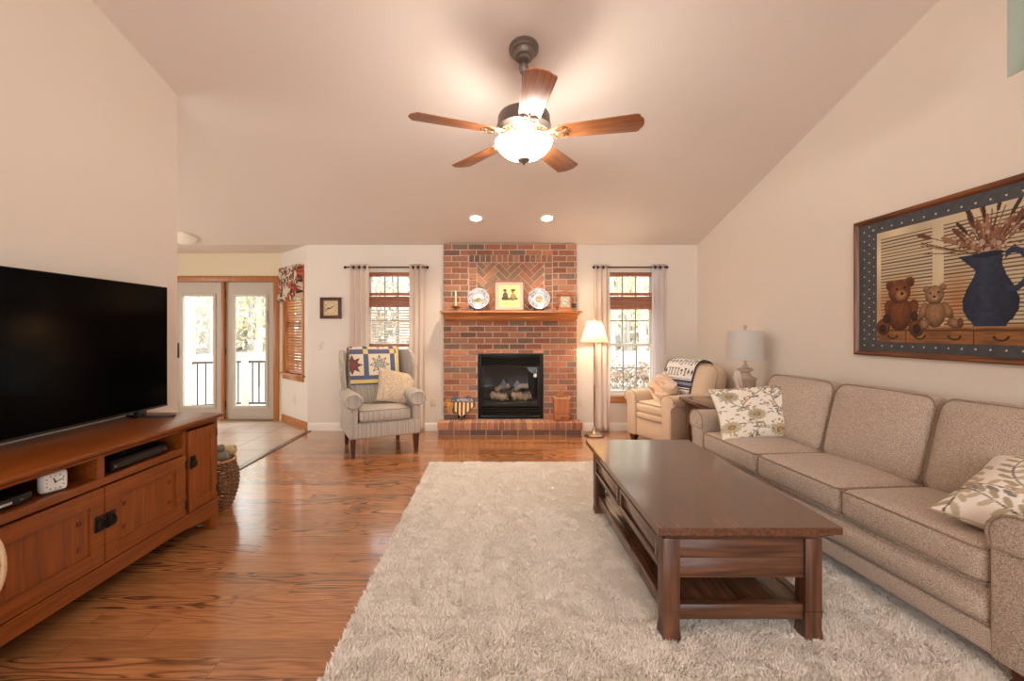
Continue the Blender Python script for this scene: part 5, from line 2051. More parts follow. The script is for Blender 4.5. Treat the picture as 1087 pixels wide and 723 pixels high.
# local x runs toward the camera, -y points into the room
aw = (AY1 - AY0) / 2; ah = AZ1 - AZ0
M_FRW = wood('picture_frame_wood', C(84, 46, 24), C(136, 82, 44), 'x', rough=.35)
M_FRZ = wood('picture_frame_wood', C(84, 46, 24), C(136, 82, 44), 'z', rough=.35)
fp = [(0, 0), (0, -.028), (.010, -.034), (.022, -.030), (.030, -.018), (.034, -.012), (.034, 0)]
def fr_piece(pa, pb, flip, vertical, mat):
    mb = MB()
    rg = []
    for (end, sgn) in ((pa, 1), (pb, -1)):
        r_ = []
        for (u, y) in fp:
            if vertical:
                r_.append((flip * (aw - u), y, end + sgn * u))
            else:
                r_.append((end + sgn * u, y, (ah - u) if flip > 0 else u))
        rg.append(r_)
    mb.rings(rg)
    return mb.build('frame_side', mat, t, smooth=30)
fr_piece(-aw, aw, 1, False, M_FRW); fr_piece(-aw, aw, -1, False, M_FRW)
fr_piece(0, ah, 1, True, M_FRZ); fr_piece(0, ah, -1, True, M_FRZ)

def art(U, V):
    s = U * 2 * aw; tz = V * ah
    n = len(U)
    c = np.zeros((n, 3))
    navy = np.array([74, 75, 80.])
    c[:] = navy
    c *= (.92 + .16 * noise2(U * 60, V * 40, 2))[:, None]
    # pale dots around the border
    for q in np.arange(.06, 1.45, .078):
        for zz in (.052, .893):
            d = np.hypot(s - q, tz - zz)
            c[d < .0055] = (214, 206, 190)
    for zz in np.arange(.10, .90, .066):
        for k, q in enumerate((.060, .105, .145)):
            d = np.hypot(s - q, tz - zz - (.033 if k % 2 else 0))
            c[d < .005] = (214, 206, 190)
    ix0, iz0, iz1 = .172, .082, .862
    ins = (s > ix0) & (tz > iz0) & (tz < iz1) & (s < 2 * aw - ix0)
    # shuttered window
    cream = np.array([204, 188, 158.])
    base_ = np.tile(cream, (n, 1)) * (.9 + .2 * noise2(s * 6, tz * 6, 3))[:, None]
    c[ins] = base_[ins]
    for (a, b) in ((.205, .585), (.655, 1.28)):
        m = ins & (s > a) & (s < b) & (tz < .815)
        ph = (tz * 46) % 1
        c[m & (ph < .36)] = (96, 78, 62)
        c[m & (ph >= .36)] = np.array([196, 180, 150.])
    gl = np.clip(1 - np.hypot((s - .34) / .26, (tz - .32) / .26), 0, 1)
    gl += np.clip(1 - np.hypot((s - .74) / .14, (tz - .34) / .25), 0, 1) * .8
    gl = np.clip(gl, 0, 1)[:, None] * .72
    amber = np.array([158, 88, 38.])
    c[ins] = (c * (1 - gl) + amber * gl)[ins]
    # dresser
    m = ins & (tz < .185)
    c[m] = (np.array([136, 92, 56.])[None, :] * (.8 + .35 * noise2(s * 12, tz * 90, 5))[:, None])[m]
    c[ins & (tz > .178) & (tz < .192)] = (168, 124, 82)
    c[ins & (tz > .158) & (tz < .166)] = (84, 54, 34)
    for a in (.40, .83, 1.12):
        c[ins & (np.abs(s - a) < .004) & (tz < .160)] = (80, 50, 30)
    for a in (.30, .50, .72, .97):
        d = np.hypot((s - a) / 1.6, tz - .128)
        c[ins & (np.abs(d - .022) < .0045) & (tz < .130)] = (52, 36, 26)
    def blob(cx, cz, rx, rz, col, rim=None, sh=.35, rot=0):
        dx, dz = s - cx, tz - cz
        if rot:
            dx, dz = dx * math.cos(rot) + dz * math.sin(rot), -dx * math.sin(rot) + dz * math.cos(rot)
        r = (dx / rx) ** 2 + (dz / rz) ** 2
        m = ins & (r < 1)
        k = 1 - sh * np.clip(r, 0, 1) + .15 * (dz / rz)
        k = k * (.9 + .2 * noise2(s * 60, tz * 60, 7))
        c[m] = (np.array(col, float)[None, :] * k[:, None])[m]
    # tall plants: wheat, cattails and dried flowers rising from the pitcher
    rs = np.random.RandomState(2)
    mx_, mz = .905, .585
    for k in range(60):
        a = R(rs.uniform(18, 168)); L = rs.uniform(.10, .30)
        if math.degrees(a) > 150: L = .42
        d = (s - mx_) * math.cos(a) + (tz - mz) * math.sin(a)
        e = -(s - mx_) * math.sin(a) + (tz - mz) * math.cos(a) - .12 * d * d * (1 if k % 2 else -1)
        m = (d > 0) & (d < L) & (np.abs(e) < .0028)
        c[ins & m] = [(110, 76, 54), (142, 98, 74), (90, 66, 50)][k % 3]
        if k % 3 == 0:
            m = ((d - L) / .055) ** 2 + (e / .014) ** 2 < 1
            c[ins & m] = [(126, 84, 64), (98, 62, 48), (146, 104, 80)][(k // 3) % 3]
    for (a, L) in ((112, .27), (95, .26), (78, .29), (60, .28), (128, .23), (45, .27)):
        a = R(a)
        d = (s - mx_) * math.cos(a) + (tz - mz) * math.sin(a); e = -(s - mx_) * math.sin(a) + (tz - mz) * math.cos(a)
        c[ins & (d > 0) & (d < L - .05) & (np.abs(e) < .003)] = (74, 56, 42)
        c[ins & (((d - L + .0) / .052) ** 4 + (e / .0105) ** 2 < 1)] = (62, 42, 34)
    for k in range(90):
        a = rs.uniform(.2, 2.9); L = rs.uniform(.02, .20)
        q = np.hypot(s - mx_ - L * math.cos(a), tz - mz - L * math.sin(a))
        c[ins & (q < rs.uniform(.006, .013))] = [(132, 92, 74), (156, 124, 102), (100, 64, 54), (176, 152, 130)][k % 4]
    # big bear
    br = (116, 66, 40)
    blob(.285, .30, .045, .075, br, rot=.35); blob(.445, .30, .042, .07, br, rot=-.35)
    blob(.352, .275, .095, .115, br)
    blob(.225, .185, .055, .058, br); blob(.475, .18, .055, .060, br)
    blob(.222, .175, .028, .030, (46, 32, 28)); blob(.478, .172, .028, .032, (46, 32, 28))
    blob(.252, .245, .030, .034, (62, 40, 30)); blob(.462, .255, .026, .034, (62, 40, 30))
    blob(.282, .475, .036, .036, br); blob(.428, .485, .036, .036, br)
    blob(.282, .475, .02, .02, (96, 50, 32)); blob(.428, .485, .02, .02, (96, 50, 32))
    blob(.352, .425, .084, .080, (124, 72, 44)); blob(.366, .398, .044, .040, (172, 120, 80))
    blob(.372, .412, .014, .010, (40, 26, 22)); blob(.335, .445, .009, .009, (30, 20, 18)); blob(.392, .45, .009, .009, (30, 20, 18))
    # small bear
    sb = (150, 112, 80)
    blob(.522, .285, .026, .06, sb, rot=-.3); blob(.678, .285, .028, .06, sb, rot=.5)
    blob(.600, .265, .068, .085, sb); blob(.53, .20, .034, .034, sb); blob(.725, .205, .05, .030, sb, rot=-.2)
    blob(.755, .21, .018, .026, (110, 78, 56))
    blob(.545, .425, .022, .022, sb); blob(.650, .430, .022, .022, sb)
    blob(.597, .385, .062, .060, (160, 122, 88)); blob(.598, .365, .030, .027, (186, 150, 114))
    blob(.598, .374, .010, .008, (40, 28, 24)); blob(.572, .398, .007, .007, (36, 24, 22)); blob(.624, .400, .007, .007, (36, 24, 22))
    # blue pitcher
    zz = np.linspace(.185, .60, 60)
    def half(z):
        k = (z - .185) / (.60 - .185)
        return np.interp(k, [0, .04, .10, .22, .36, .52, .68, .80, .90, 1.0], [.085, .088, .115, .142, .146, .122, .084, .066, .066, .088])
    m = ins & (tz > .185) & (tz < .60 - .03 * np.abs(s - .905) / .1)
    hw_ = half(tz)
    inside = m & (np.abs(s - .912) < hw_)
    spout = ins & (tz > .50) & (tz < .60) & (s < .912) & (s > .912 - .066 - (tz - .50) * 1.05)
    k = 1 - .55 * np.abs((s - .885) / .15)
    colr = np.array([36, 44, 60.])[None, :] * (.55 + .75 * np.clip(k, 0, 1))[:, None] * (.9 + .2 * noise2(s * 40, tz * 40, 9))[:, None]
    c[inside | spout] = colr[inside | spout]
    r = ((s - 1.03) / .075) ** 2 + ((tz - .49) / .12) ** 2
    hm = ins & (r < 1) & (r > .52) & (s > .99)
    c[hm] = (40, 52, 76)
    blob(.905, .59, .085, .016, (30, 36, 52), sh=.1)
    return c
grid_obj('canvas', 430, 290, lambda U, V: np.stack([(U - .5) * 2 * (aw - .02), -.012 + 0 * U, .02 + V * (ah - .04)], 1), art, painted('painted_canvas', rough=.5, spec=.25), t)

# ------------------------------------------------------------------ ceiling fan
FANX, FANY, FANZ = .183, 3.05, 2.63
fan = thing('ceiling_fan', 'five blade wooden ceiling fan with lit glass bowl hanging from the ceiling', 'ceiling fan', (FANX, FANY, FANZ))
cz = ceil_z(FANY) - FANZ
M_BLADE = wood('fan_blade_wood', C(150, 90, 52), C(186, 122, 76), 'x', rough=.4, contrast=.35)
M_BLADE_E = plain('blade_edge', C(70, 40, 26), rough=.5)
Tc = Matrix.Translation((0, 0, cz)) @ Matrix.Rotation(math.atan(.258) * -1, 4, 'X')
MB().lathe([(.026, -.100), (.036, -.096), (.040, -.082), (.058, -.076), (.064, -.060), (.068, -.056), (.072, -.042), (.084, -.036), (.088, -.022), (.098, -.016), (.100, -.004), (.100, .0)], 40, T=Tc).build('canopy', M_PEWTER, fan)
mb = MB(); mb.tube([(0, 0, .17), (0, 0, cz - .07)], .014, 16)
mb.lathe([(.036, .16), (.036, .20), (.022, .225), (.016, .235)], 24)
mb.lathe([(.022, cz - .165), (.032, cz - .15), (.032, cz - .12), (.022, cz - .10)], 24)
mb.build('downrod', M_PEWTER, fan)
MB().lathe([(.05, .165), (.12, .160), (.160, .142), (.173, .120), (.176, .06), (.182, .055), (.182, .045), (.174, .040), (.160, .02), (.13, .005), (.08, .0)], 48).build('motor_housing', M_PEWTER, fan)
mb = MB()
for k in range(30):
    a = 2 * PI * k / 30; b = 2 * PI * (k + .5) / 30; c_ = 2 * PI * (k + 1) / 30
    r1, r2, r3 = .155, .118, .095
    mb.tube([(r1 * math.cos(a), r1 * math.sin(a), .018), (r2 * math.cos(b), r2 * math.sin(b), -.012), (r1 * math.cos(c_), r1 * math.sin(c_), .018)], .0045, 5)
    mb.tube([(r2 * math.cos(b), r2 * math.sin(b), -.012), (r3 * math.cos(b), r3 * math.sin(b), -.040)], .004, 5)
for (r_, z_) in ((.158, .020), (.118, -.012), (.095, -.040)):
    mb.tube([(r_ * math.cos(a), r_ * math.sin(a), z_) for a in np.linspace(0, 2 * PI, 61)[:-1]], .005, 6, closed=True)
mb.build('lattice_collar', plain('antique_bronze_gold', C(160, 130, 98), rough=.4, metal=.6, var=.15, vscale=60), fan)
MB().lathe([(.001, -.056), (.182, -.056), (.182, -.050), (.088, -.046), (.085, -.02), (.085, .0), (.060, .005)], 40).build('light_kit', M_PEWTER, fan)
M_BOWL, nt, b = new_mat('lit_bowl_glass')
b.inputs['Base Color'].default_value = C(250, 240, 224)
b.inputs['Emission Color'].default_value = (1.0, .91, .81, 1)
setp(b, rough=.4, emis=28.0)
MB().lathe([(.192, -.048), (.190, -.056), (.180, -.078), (.155, -.110), (.118, -.138), (.075, -.155), (.02, -.162), (.001, -.162)], 48, cap=False).build('glass_bowl', M_BOWL, fan)
MB().lathe([(.034, -.156), (.044, -.162), (.042, -.170), (.026, -.180), (.012, -.188), (.009, -.196), (.001, -.204)], 24).build('finial', M_PEWTER, fan)
for k in range(5):
    ang_ = R(-90 + 3.5 + 72 * k)
    Tb = Matrix.Rotation(ang_, 4, 'Z') @ Matrix.Rotation(R(-10.5), 4, 'X')
    # blade outline with a notched ogee tip
    out = [(.235, -.062), (.30, -.070), (.55, -.082), (.728, -.088), (.742, -.080), (.748, -.062), (.766, -.040), (.772, 0), (.766, .040), (.748, .062), (.742, .080), (.728, .088), (.55, .082), (.30, .070), (.235, .062), (.222, .03), (.23, 0), (.222, -.03)]
    bl = MB().prism(out, -.004, .004, 'xy', bev=.0015, T=Matrix.Identity(4)).build('blade', M_BLADE, fan, smooth=25)
    bl.matrix_local = Tb
    mb = MB()
    # scrolled bracket that carries the blade
    mb.prism([(.10, -.018), (.16, -.016), (.20, -.024), (.20, .024), (.16, .016), (.10, .018)], .006, .014, 'xy', bev=.002)
    mb.tube([(.195, -.02, -.006), (.225, -.058, -.006), (.262, -.060, -.006), (.290, -.036, -.006), (.272, -.010, -.006), (.24, -.006, -.006), (.215, -.022, -.006)], .006, 6)
    mb.tube([(.195, .02, -.006), (.225, .058, -.006), (.262, .060, -.006), (.290, .036, -.006), (.272, .010, -.006), (.24, .006, -.006), (.215, .022, -.006)], .006, 6)
    mb.tube([(.19, 0, .004), (.25, 0, -.006), (.305, 0, -.006)], .006, 6)
    for (px, py) in ((.262, -.035), (.262, .035), (.30, 0)):
        mb.lathe([(.001, -.014), (.007, -.012), (.008, -.006), (.008, -.003)], 10, c=(px, py, 0))
    mb.build('blade_bracket', plain('antique_bronze_gold', C(160, 130, 98), rough=.4, metal=.6), bl)
FAN_W = 14
for k in range(3):
    a = R(30 + 120 * k)
    point_light('fan_bulb_light', (.150 * math.cos(a), .150 * math.sin(a), -.030), FAN_W, (1.0, .89, .79), .03, fan)

# ------------------------------------------------------------------ recessed lamps and the dining ceiling lamp
M_CAN = plain('white_can_trim', C(240, 232, 222), rough=.5)
M_LAMP, nt, b = new_mat('lit_recessed_lens')
b.inputs['Emission Color'].default_value = (1.0, .86, .66, 1)
setp(b, emis=16.0)
tl_ = math.atan(.258)
for (x, y, lab) in ((-.24, 5.30, 'lit round recessed ceiling lamp left of the pair above the fireplace'), (.59, 5.30, 'lit round recessed ceiling lamp right of the pair above the fireplace')):
    t = thing('recessed_lamp', lab, 'ceiling lamp', (x, y, ceil_z(y)), group='recessed ceiling lamps')
    T = Matrix.Rotation(-tl_, 4, 'X')
    MB().lathe([(.062, -.002), (.066, -.008), (.078, -.008), (.086, -.003), (.086, -.0)], 40, T=T).build('trim_ring', M_CAN, t)
    MB().lathe([(.001, -.006), (.040, -.006), (.062, -.003)], 32, T=T, cap=False).build('lens', M_LAMP, t)
    ld = bpy.data.lights.new('recessed_spot', 'SPOT'); ld.energy = 66; ld.color = (1, .80, .58); ld.spot_size = R(120); ld.spot_blend = .8; ld.shadow_soft_size = .05
    lo = bpy.data.objects.new('recessed_spot', ld); lo.location = (0, 0, -.03); COL.objects.link(lo); lo.parent = t
t = thing('flush_ceiling_lamp', 'white flush dome ceiling lamp of the dining corner by the left wall', 'ceiling lamp', (-3.98, 5.76, ceil_z(5.76)))
T = Matrix.Rotation(-tl_, 4, 'X')
MB().lathe([(.17, -.022), (.178, -.012), (.178, 0)], 40, T=T).build('base_ring', M_CAN, t)
M_DOME, nt, b = new_mat('lit_dome_glass')
b.inputs['Base Color'].default_value = C(244, 238, 226)
b.inputs['Emission Color'].default_value = (1.0, .86, .68, 1)
setp(b, rough=.4, emis=.05)  # the lamp is unlit; a faint glow is added to its glass
MB().lathe([(.001, -.085), (.05, -.080), (.10, -.064), (.14, -.044), (.165, -.022)], 40, T=T, cap=False).build('dome', M_DOME, t)

# ------------------------------------------------------------------ floor lamp
t = thing('floor_lamp', 'lit nickel floor lamp with pleated cream shade right of the hearth', 'lamp', (1.232, 5.72, 0))
MB().lathe([(.120, 0), (.124, .006), (.124, .014), (.112, .022), (.092, .028), (.066, .040), (.040, .058), (.024, .080), (.018, .10), (.012, .11)], 40).build('base', M_NICKEL, t)
mb = MB(); mb.lathe([(.011, .10), (.011, .60), (.014, .605), (.014, .64), (.010, .645), (.010, .98), (.014, .985), (.014, 1.0), (.009, 1.005), (.009, 1.17), (.016, 1.18), (.016, 1.23), (.010, 1.24)], 20)
mb.build('pole', M_NICKEL, t)
M_SHADE = thin_cloth('lit_shade_cloth', C(238, 206, 160), translucent=.34)
mb = MB()
np_ = 80
rg = []
for (r_, z) in ((.172, 1.178), (.170, 1.186), (.086, 1.432), (.084, 1.438)):
    rg.append([((r_ + .0022 * (1 if i % 2 else -1)) * math.cos(2 * PI * i / np_), (r_ + .0022 * (1 if i % 2 else -1)) * math.sin(2 * PI * i / np_), z) for i in range(np_)])
mb.rings(rg, cap=False)
mb.build('lamp_shade', M_SHADE, t, smooth=0)
mb = MB()
mb.lathe([(.006, 1.24), (.006, 1.45), (.012, 1.455), (.012, 1.468), (.002, 1.475)], 12)
for a in (0, 120, 240):
    mb.tube([(0, 0, 1.43), (.084 * math.cos(R(a)), .084 * math.sin(R(a)), 1.432)], .002, 5)
mb.build('finial', M_NICKEL, t)
point_light('floor_lamp_light', (0, 0, 1.30), 11, (1, .80, .54), .035, t)
# its cord from the outlet
mb = MB(); mb.tube([(1.125, YB - .012, .39), (1.125, YB - .04, .37), (1.132, YB - .035, .20), (1.15, YB - .04, .02), (1.18, 5.90, .006), (1.225, 5.84, .006)], .003, 6)
tag(mb.build('lamp_cord', plain('white_cord', C(224, 212, 192), rough=.5)), 'thin white lamp cord from the outlet down to the floor lamp base', 'cord')
# ------------------------------------------------------------------ on the mantel shelf
MZ = 1.572
MY = CY - .10
def plate_col(kind):
    def f(U, V):
        r = V; a = U * 2 * PI
        n = len(U)
        c = np.tile(np.array([206, 200, 194.]), (n, 1))
        blue = np.array([88, 102, 138.])
        k = noise2((np.cos(a) + 2) * 14 * (r + .1) + 5, (np.sin(a) + 2) * 14 * (r + .1) + 5, kind)
        m = (r > .58)
        c[m & (k > .40)] = np.array([140, 148, 170.])
        c[m & (k > .62)] = blue
        c[(r > .955)] = (196, 192, 196)
        c[(r > .54) & (r < .585)] = (108, 116, 148)
        x = r * np.cos(a); y = r * np.sin(a)
        ins = r < .50
        k2 = noise2(x * 9 + 20, y * 9 + 20, kind + 3)
        if kind == 1:
            g = ins & (y < -.02) & (y > -.34 + .1 * np.abs(x))
            c[g] = (156, 146, 110)
            c[g & (k2 > .5)] = (110, 108, 80)
            h = ins & (np.abs(x) < .20) & (y > -.10) & (y < .10 - .3 * np.abs(x))
            c[h] = (120, 92, 72)
        else:
            g = ins & ((x / .34) ** 2 + ((y + .03) / .38) ** 2 < 1)
            c[g] = (176, 128, 104)
            c[g & (k2 > .45)] = (126, 108, 112)
            c[g & (k2 > .68)] = (206, 180, 150)
        return c
    return f
def plate_thing(x, kind, label):
    t = thing('display_plate', label, 'plate', (x, MY - .01, MZ), group='plates on the mantel')
    Rr = .138
    Tm = Matrix.Translation((0, 0, Rr + .016)) @ Matrix.Rotation(R(-14), 4, 'X')
    def pos(U, V):
        a = U * 2 * PI; r = V * Rr
        dep = np.where(V < .56, 0, (V - .56) * .045)
        x_ = r * np.cos(a); z_ = r * np.sin(a)
        P = np.stack([x_, -dep, z_, np.ones_like(x_)], 1)
        return (P @ np.array(Tm).T)[:, :3]
    grid_obj('plate', 97, 60, pos, plate_col(kind), M_CERAMIC, t, thick=.004)
    mb = MB()
    for s in (-1, 1):
        mb.tube([(s * .055, -.045, .004), (s * .055, -.040, .022)], .004, 6)
        mb.tube([(s * .055, -.045, .005), (s * .055, .075, .005), (s * .035, .050, .17)], .004, 6)
    mb.tube([(-.055, .06, .005), (.055, .06, .005)], .004, 6)
    mb.build('plate_stand', M_BRONZE, t)
plate_thing(-.230, 1, 'blue rimmed display plate with landscape, left of the framed print on mantel')
plate_thing(.545, 2, 'blue rimmed display plate with rosy figures, between framed print and mantel clock')

# framed print
t = thing('framed_print', 'square framed print of two dark figures leaning on the mantel centre', 'picture frame', (.165, MY + .005, MZ))
T = Matrix.Rotation(R(-8), 4, 'X')
w, h = .195, .395
mb = MB(T)
for s in (-1, 1):
    xa, xb = sorted((s * w, s * (w - .016))); mb.box(xa, xb, -.012, .010, .016, h - .016, bev=.003)
mb.box(-w, w, -.012, .010, 0, .016, bev=.003); mb.box(-w, w, -.012, .010, h - .016, h, bev=.003)
mb.build('frame', wood('mahogany_frame', C(104, 52, 30), C(150, 84, 52), 'x', rough=.35), t)
def print_col(U, V):
    n = len(U)
    c = np.tile(np.array([190, 164, 148.]), (n, 1))
    m = (np.abs(U - .5) < .335) & (V > .125) & (V < .86)
    c[(np.abs(U - .5) < .355) & (V > .112) & (V < .872)] = (232, 206, 160)
    c[m] = (246, 216, 138)
    def el(cx, cy, rx, ry, col):
        c[m & (((U - cx) / rx) ** 2 + ((V - cy) / ry) ** 2 < 1)] = col
    el(.36, .48, .10, .15, (86, 66, 74)); el(.30, .40, .08, .06, (66, 52, 50)); el(.42, .40, .08, .05, (60, 48, 48)); el(.36, .66, .055, .06, (140, 98, 78)); el(.34, .70, .075, .04, (80, 62, 62))
    el(.64, .46, .11, .13, (140, 126, 84)); el(.56, .40, .07, .05, (96, 86, 60)); el(.74, .40, .07, .05, (104, 92, 64)); el(.62, .66, .055, .07, (132, 92, 62)); el(.64, .70, .09, .05, (98, 70, 50))
    el(.5, .36, .24, .018, (110, 90, 60))
    t_ = m & (np.abs(V - .215) < .014) & (np.abs(U - .5) < .22) & (((U * 46) % 1) < .62)
    c[t_] = (170, 132, 84)
    return c
grid_obj('print', 90, 90, lambda U, V: (np.stack([(U - .5) * 2 * (w - .012), -.004 + 0 * U, .01 + V * (h - .02), np.ones_like(U)], 1) @ np.array(T).T)[:, :3], print_col, M_PAINTED_FLAT, t)
MB(T).box(-.02, .02, .008, .016, .05, .28).build('easel_back', M_BLACK, t)

# candle
t = thing('candlestick', 'brass chamber candlestick with white twisted candle on the mantel left end', 'candlestick', (-.520, MY - .02, MZ))
M_BRASS = plain('aged_brass', C(150, 112, 60), rough=.35, metal=.9, var=.15, vscale=50)
mb = MB()
mb.lathe([(.001, 0), (.042, 0), (.046, .006), (.030, .014), (.014, .020), (.012, .030), (.022, .038), (.050, .042), (.054, .052), (.048, .052), (.018, .046), (.017, .066), (.013, .066)], 28)
ring = [(.052 + .016 + .016 * math.cos(a), 0, .034 + .016 * math.sin(a)) for a in np.linspace(0, 2 * PI, 21)[:-1]]
mb.tube(ring, .003, 6, closed=True)
for k in range(10):
    a = 2 * PI * k / 10
    mb.lathe([(.001, .05), (.008, .054), (.008, .062), (.001, .066)], 8, c=(.050 * math.cos(a), .050 * math.sin(a), 0))
mb.build('holder', M_BRASS, t)
mb = MB()
rg = []
for k in range(26):
    z = .05 + .205 * k / 25
    r_ = .0125 * (1 - .35 * k / 25)
    rg.append([(r_ * (1 + .16 * math.cos(3 * (a + k * .32))) * math.cos(a), r_ * (1 + .16 * math.cos(3 * (a + k * .32))) * math.sin(a), z) for a in np.linspace(0, 2 * PI, 19)[:-1]])
mb.rings(rg)
mb.build('candle', plain('ivory_wax', C(236, 222, 190), rough=.5, var=.02), t)
MB().tube([(0, 0, .25), (.002, 0, .268)], .0012, 5).build('wick', M_BLACK, t)

# mantel clock
t = thing('mantel_clock', 'wooden carriage clock with pale square dial on the right of the mantel', 'clock', (.872, MY - .015, MZ))
mb = MB()
mb.box(-.098, .098, -.055, .055, 0, .016, bev=.004); mb.box(-.088, .088, -.048, .048, .016, .030, bev=.004)
mb.box(-.092, .092, -.050, .050, .200, .214, bev=.004); mb.box(-.080, .080, -.044, .044, .214, .228, bev=.005)
for sx in (-1, 1):
    xa, xb = sorted((sx * .078, sx * .060)); mb.box(xa, xb, -.042, .042, .030, .200, bev=.002)
mb.box(-.060, .060, -.034, .040, .030, .200)
mb.build('case', wood('clock_oak', C(146, 82, 42), C(196, 128, 74), 'x', rough=.35), t)
def mdial(U, V):
    c = np.tile(np.array([196, 196, 178.]), (len(U), 1))
    x, y = U - .5, V - .5
    r = np.hypot(x, y); a = np.arctan2(y, x)
    c[(r > .33) & (r < .45)] = (170, 178, 172)
    c[(np.abs(((a / (PI / 6) + .5) % 1) - .5) < .13) & (r > .34) & (r < .44)] = (84, 80, 72)
    c[np.maximum(np.abs(x), np.abs(y)) > .47] = (180, 148, 88)
    return c
grid_obj('dial', 50, 50, lambda U, V: np.stack([(U - .5) * .112, -.0355 + 0 * U, .115 + (V - .5) * .135], 1), mdial, M_PAINTED_FLAT, t)
mb = MB()
mb.box(-.003, .003, -.040, -.038, -.006, .030, T=Matrix.Translation((0, 0, .115)) @ Matrix.Rotation(R(-55), 4, 'Y'))
mb.box(-.0025, .0025, -.042, -.040, -.006, .044, T=Matrix.Translation((0, 0, .115)) @ Matrix.Rotation(R(110), 4, 'Y'))
mb.build('hands', M_BLACK, t)
mb = MB(); mb.tube([(-.035, 0, .226), (-.035, 0, .238), (-.022, 0, .250), (.022, 0, .250), (.035, 0, .238), (.035, 0, .226)], .0045, 8)
mb.build('handle', M_BRASS, t)

# ------------------------------------------------------------------ on the hearth
HZ = .168
# heart plaque
t = thing('heart_plaque', 'striped wooden heart plaque with raffia bow standing on the left of the hearth', 'plaque', (-.450, CY - .085, HZ + .008), 0)
T = Matrix.Rotation(R(-14), 4, 'X')
pts = []
for a in np.linspace(0, 2 * PI, 73)[:-1]:
    hx = .0118 * 16 * math.sin(a) ** 3
    hz = .0118 * (13 * math.cos(a) - 5 * math.cos(2 * a) - 2 * math.cos(3 * a) - math.cos(4 * a))
    pts.append((hx * .92, hz * .86 + .178))
mb = MB(T)
mb.prism(pts[::-1], -.011, .011, 'xz', bev=.003)
b0 = mb.build('heart_board', wood('barn_wood', C(84, 50, 34), C(120, 78, 54), 'z', rough=.7), t)
mb = MB(T)
for k in range(6):
    x0 = -.140 + k * .052
    poly = clip_poly([(p[0] * .95, (p[1] - .178) * .95 + .178) for p in pts], x0, x0 + .026, -.2, .218)
    if poly:
        mb.prism(poly, -.0135, -.0105, 'xz')
mb.build('cream_stripes', plain('cream_paint', C(234, 208, 150), rough=.7, var=.08, vscale=40), b0, smooth=20)
mb = MB(T)
poly = clip_poly([(p[0] * .97, (p[1] - .178) * .97 + .178) for p in pts], -.24, .24, .220, .6)
mb.prism(poly, -.0138, -.0105, 'xz')
mb.build('blue_field', plain('slate_blue_paint', C(84, 88, 112), rough=.7, var=.1, vscale=40), b0, smooth=20)
vs, fs = text_mesh('AMERICA', .050, .0012)
mb = MB(T @ Matrix.Translation((.040, -.0150, .246)) @ Matrix.Rotation(R(90), 4, 'X'))
mb.add(vs, fs)
mb.build('lettering', plain('cream_lettering', C(230, 222, 206), rough=.7), b0, smooth=0)
M_RAF = wood('raffia', C(176, 116, 52), C(226, 176, 100), 'z', rough=.7, scale=6)
mb = MB(T @ Matrix.Translation((-.165, -.024, .215)))
rr_ = random.Random(4)
for k in range(26):
    a = rr_.uniform(0, 2 * PI); L = rr_.uniform(.05, .095)
    loop = [(0, 0, 0), (L * .6 * math.cos(a + .35), -.014, L * .6 * math.sin(a + .35)), (L * math.cos(a), -.022, L * math.sin(a)), (L * .6 * math.cos(a - .35), -.010, L * .6 * math.sin(a - .35)), (0, -.002, 0)]
    mb.tube(loop, .0038, 5)
for k in range(9):
    x = rr_.uniform(-.03, .05)
    mb.tube([(0, -.004, 0), (x * .5, -.016, -.06), (x, -.008, -.115 - rr_.random() * .04)], .0042, 5)
mb.build('raffia_bow', M_RAF, t)
mb = MB(T); mb.box(-.05, .05, .011, .016, .02, .18)
mb.box(-.012, .012, .014, .055, .001, .012)
mb.build('rear_prop', M_BLACK, t)

# salt box
t = thing('salt_box', 'small open wooden wall box with drawer standing on the right of the hearth', 'box', (.835, CY - .085, HZ))
M_PINE = wood('orange_pine', C(166, 100, 56), C(198, 130, 82), 'x', rough=.5); M_PINEZ = wood('orange_pine', C(166, 100, 56), C(198, 130, 82), 'z', rough=.5)
bw = .104
mb = MB()
mb.box(-bw, bw, -.062, -.050, .095, .285, bev=.002)
mb.box(-bw, -bw + .012, -.050, .055, 0, .30, bev=.002); mb.box(bw - .012, bw, -.050, .055, 0, .30, bev=.002)
mb.box(-bw + .012, bw - .012, -.05, .045, .0, .010); mb.box(-bw + .012, bw - .012, -.05, .045, .085, .095)
mb.build('box', M_PINEZ, t, smooth=20)
mb = MB(); mb.box(-bw - .002, bw + .002, -.066, -.046, .283, .292, bev=.002)
for q in (-1, 1):
    xa, xb = sorted((q * (bw + .002), q * (bw - .014))); mb.box(xa, xb, -.046, .055, .298, .306, bev=.002)
mb.build('top_rim', plain('pale_worn_pine', C(214, 172, 128), rough=.6, var=.08, vscale=30), t)  # paler strip along the top edges of the box
MB().box(-bw + .012, bw - .012, .045, .055, 0, .30, bev=.002).build('back_board', M_PINEZ, t)
hp = [(-.05, .295), (.05, .295), (.028, .315)] + [(.036 * math.cos(a), .345 + .036 * math.sin(a)) for a in np.linspace(R(-50), R(230), 20)] + [(-.028, .315)]
mb = MB(); mb.prism(hp, .045, .055, 'xz', bev=.002)
mb.build('hanger', M_PINEZ, t, smooth=20)
d = MB().box(-bw + .014, bw - .014, -.066, -.045, .013, .082, bev=.003).build('drawer', M_PINE, t)
MB().lathe([(.006, 0), (.006, .008), (.012, .013), (.010, .022), (.001, .024)], 16, T=Matrix.Translation((0, -.066, .048)) @ Matrix.Rotation(R(90), 4, 'X')).build('knob', M_LEG, d)

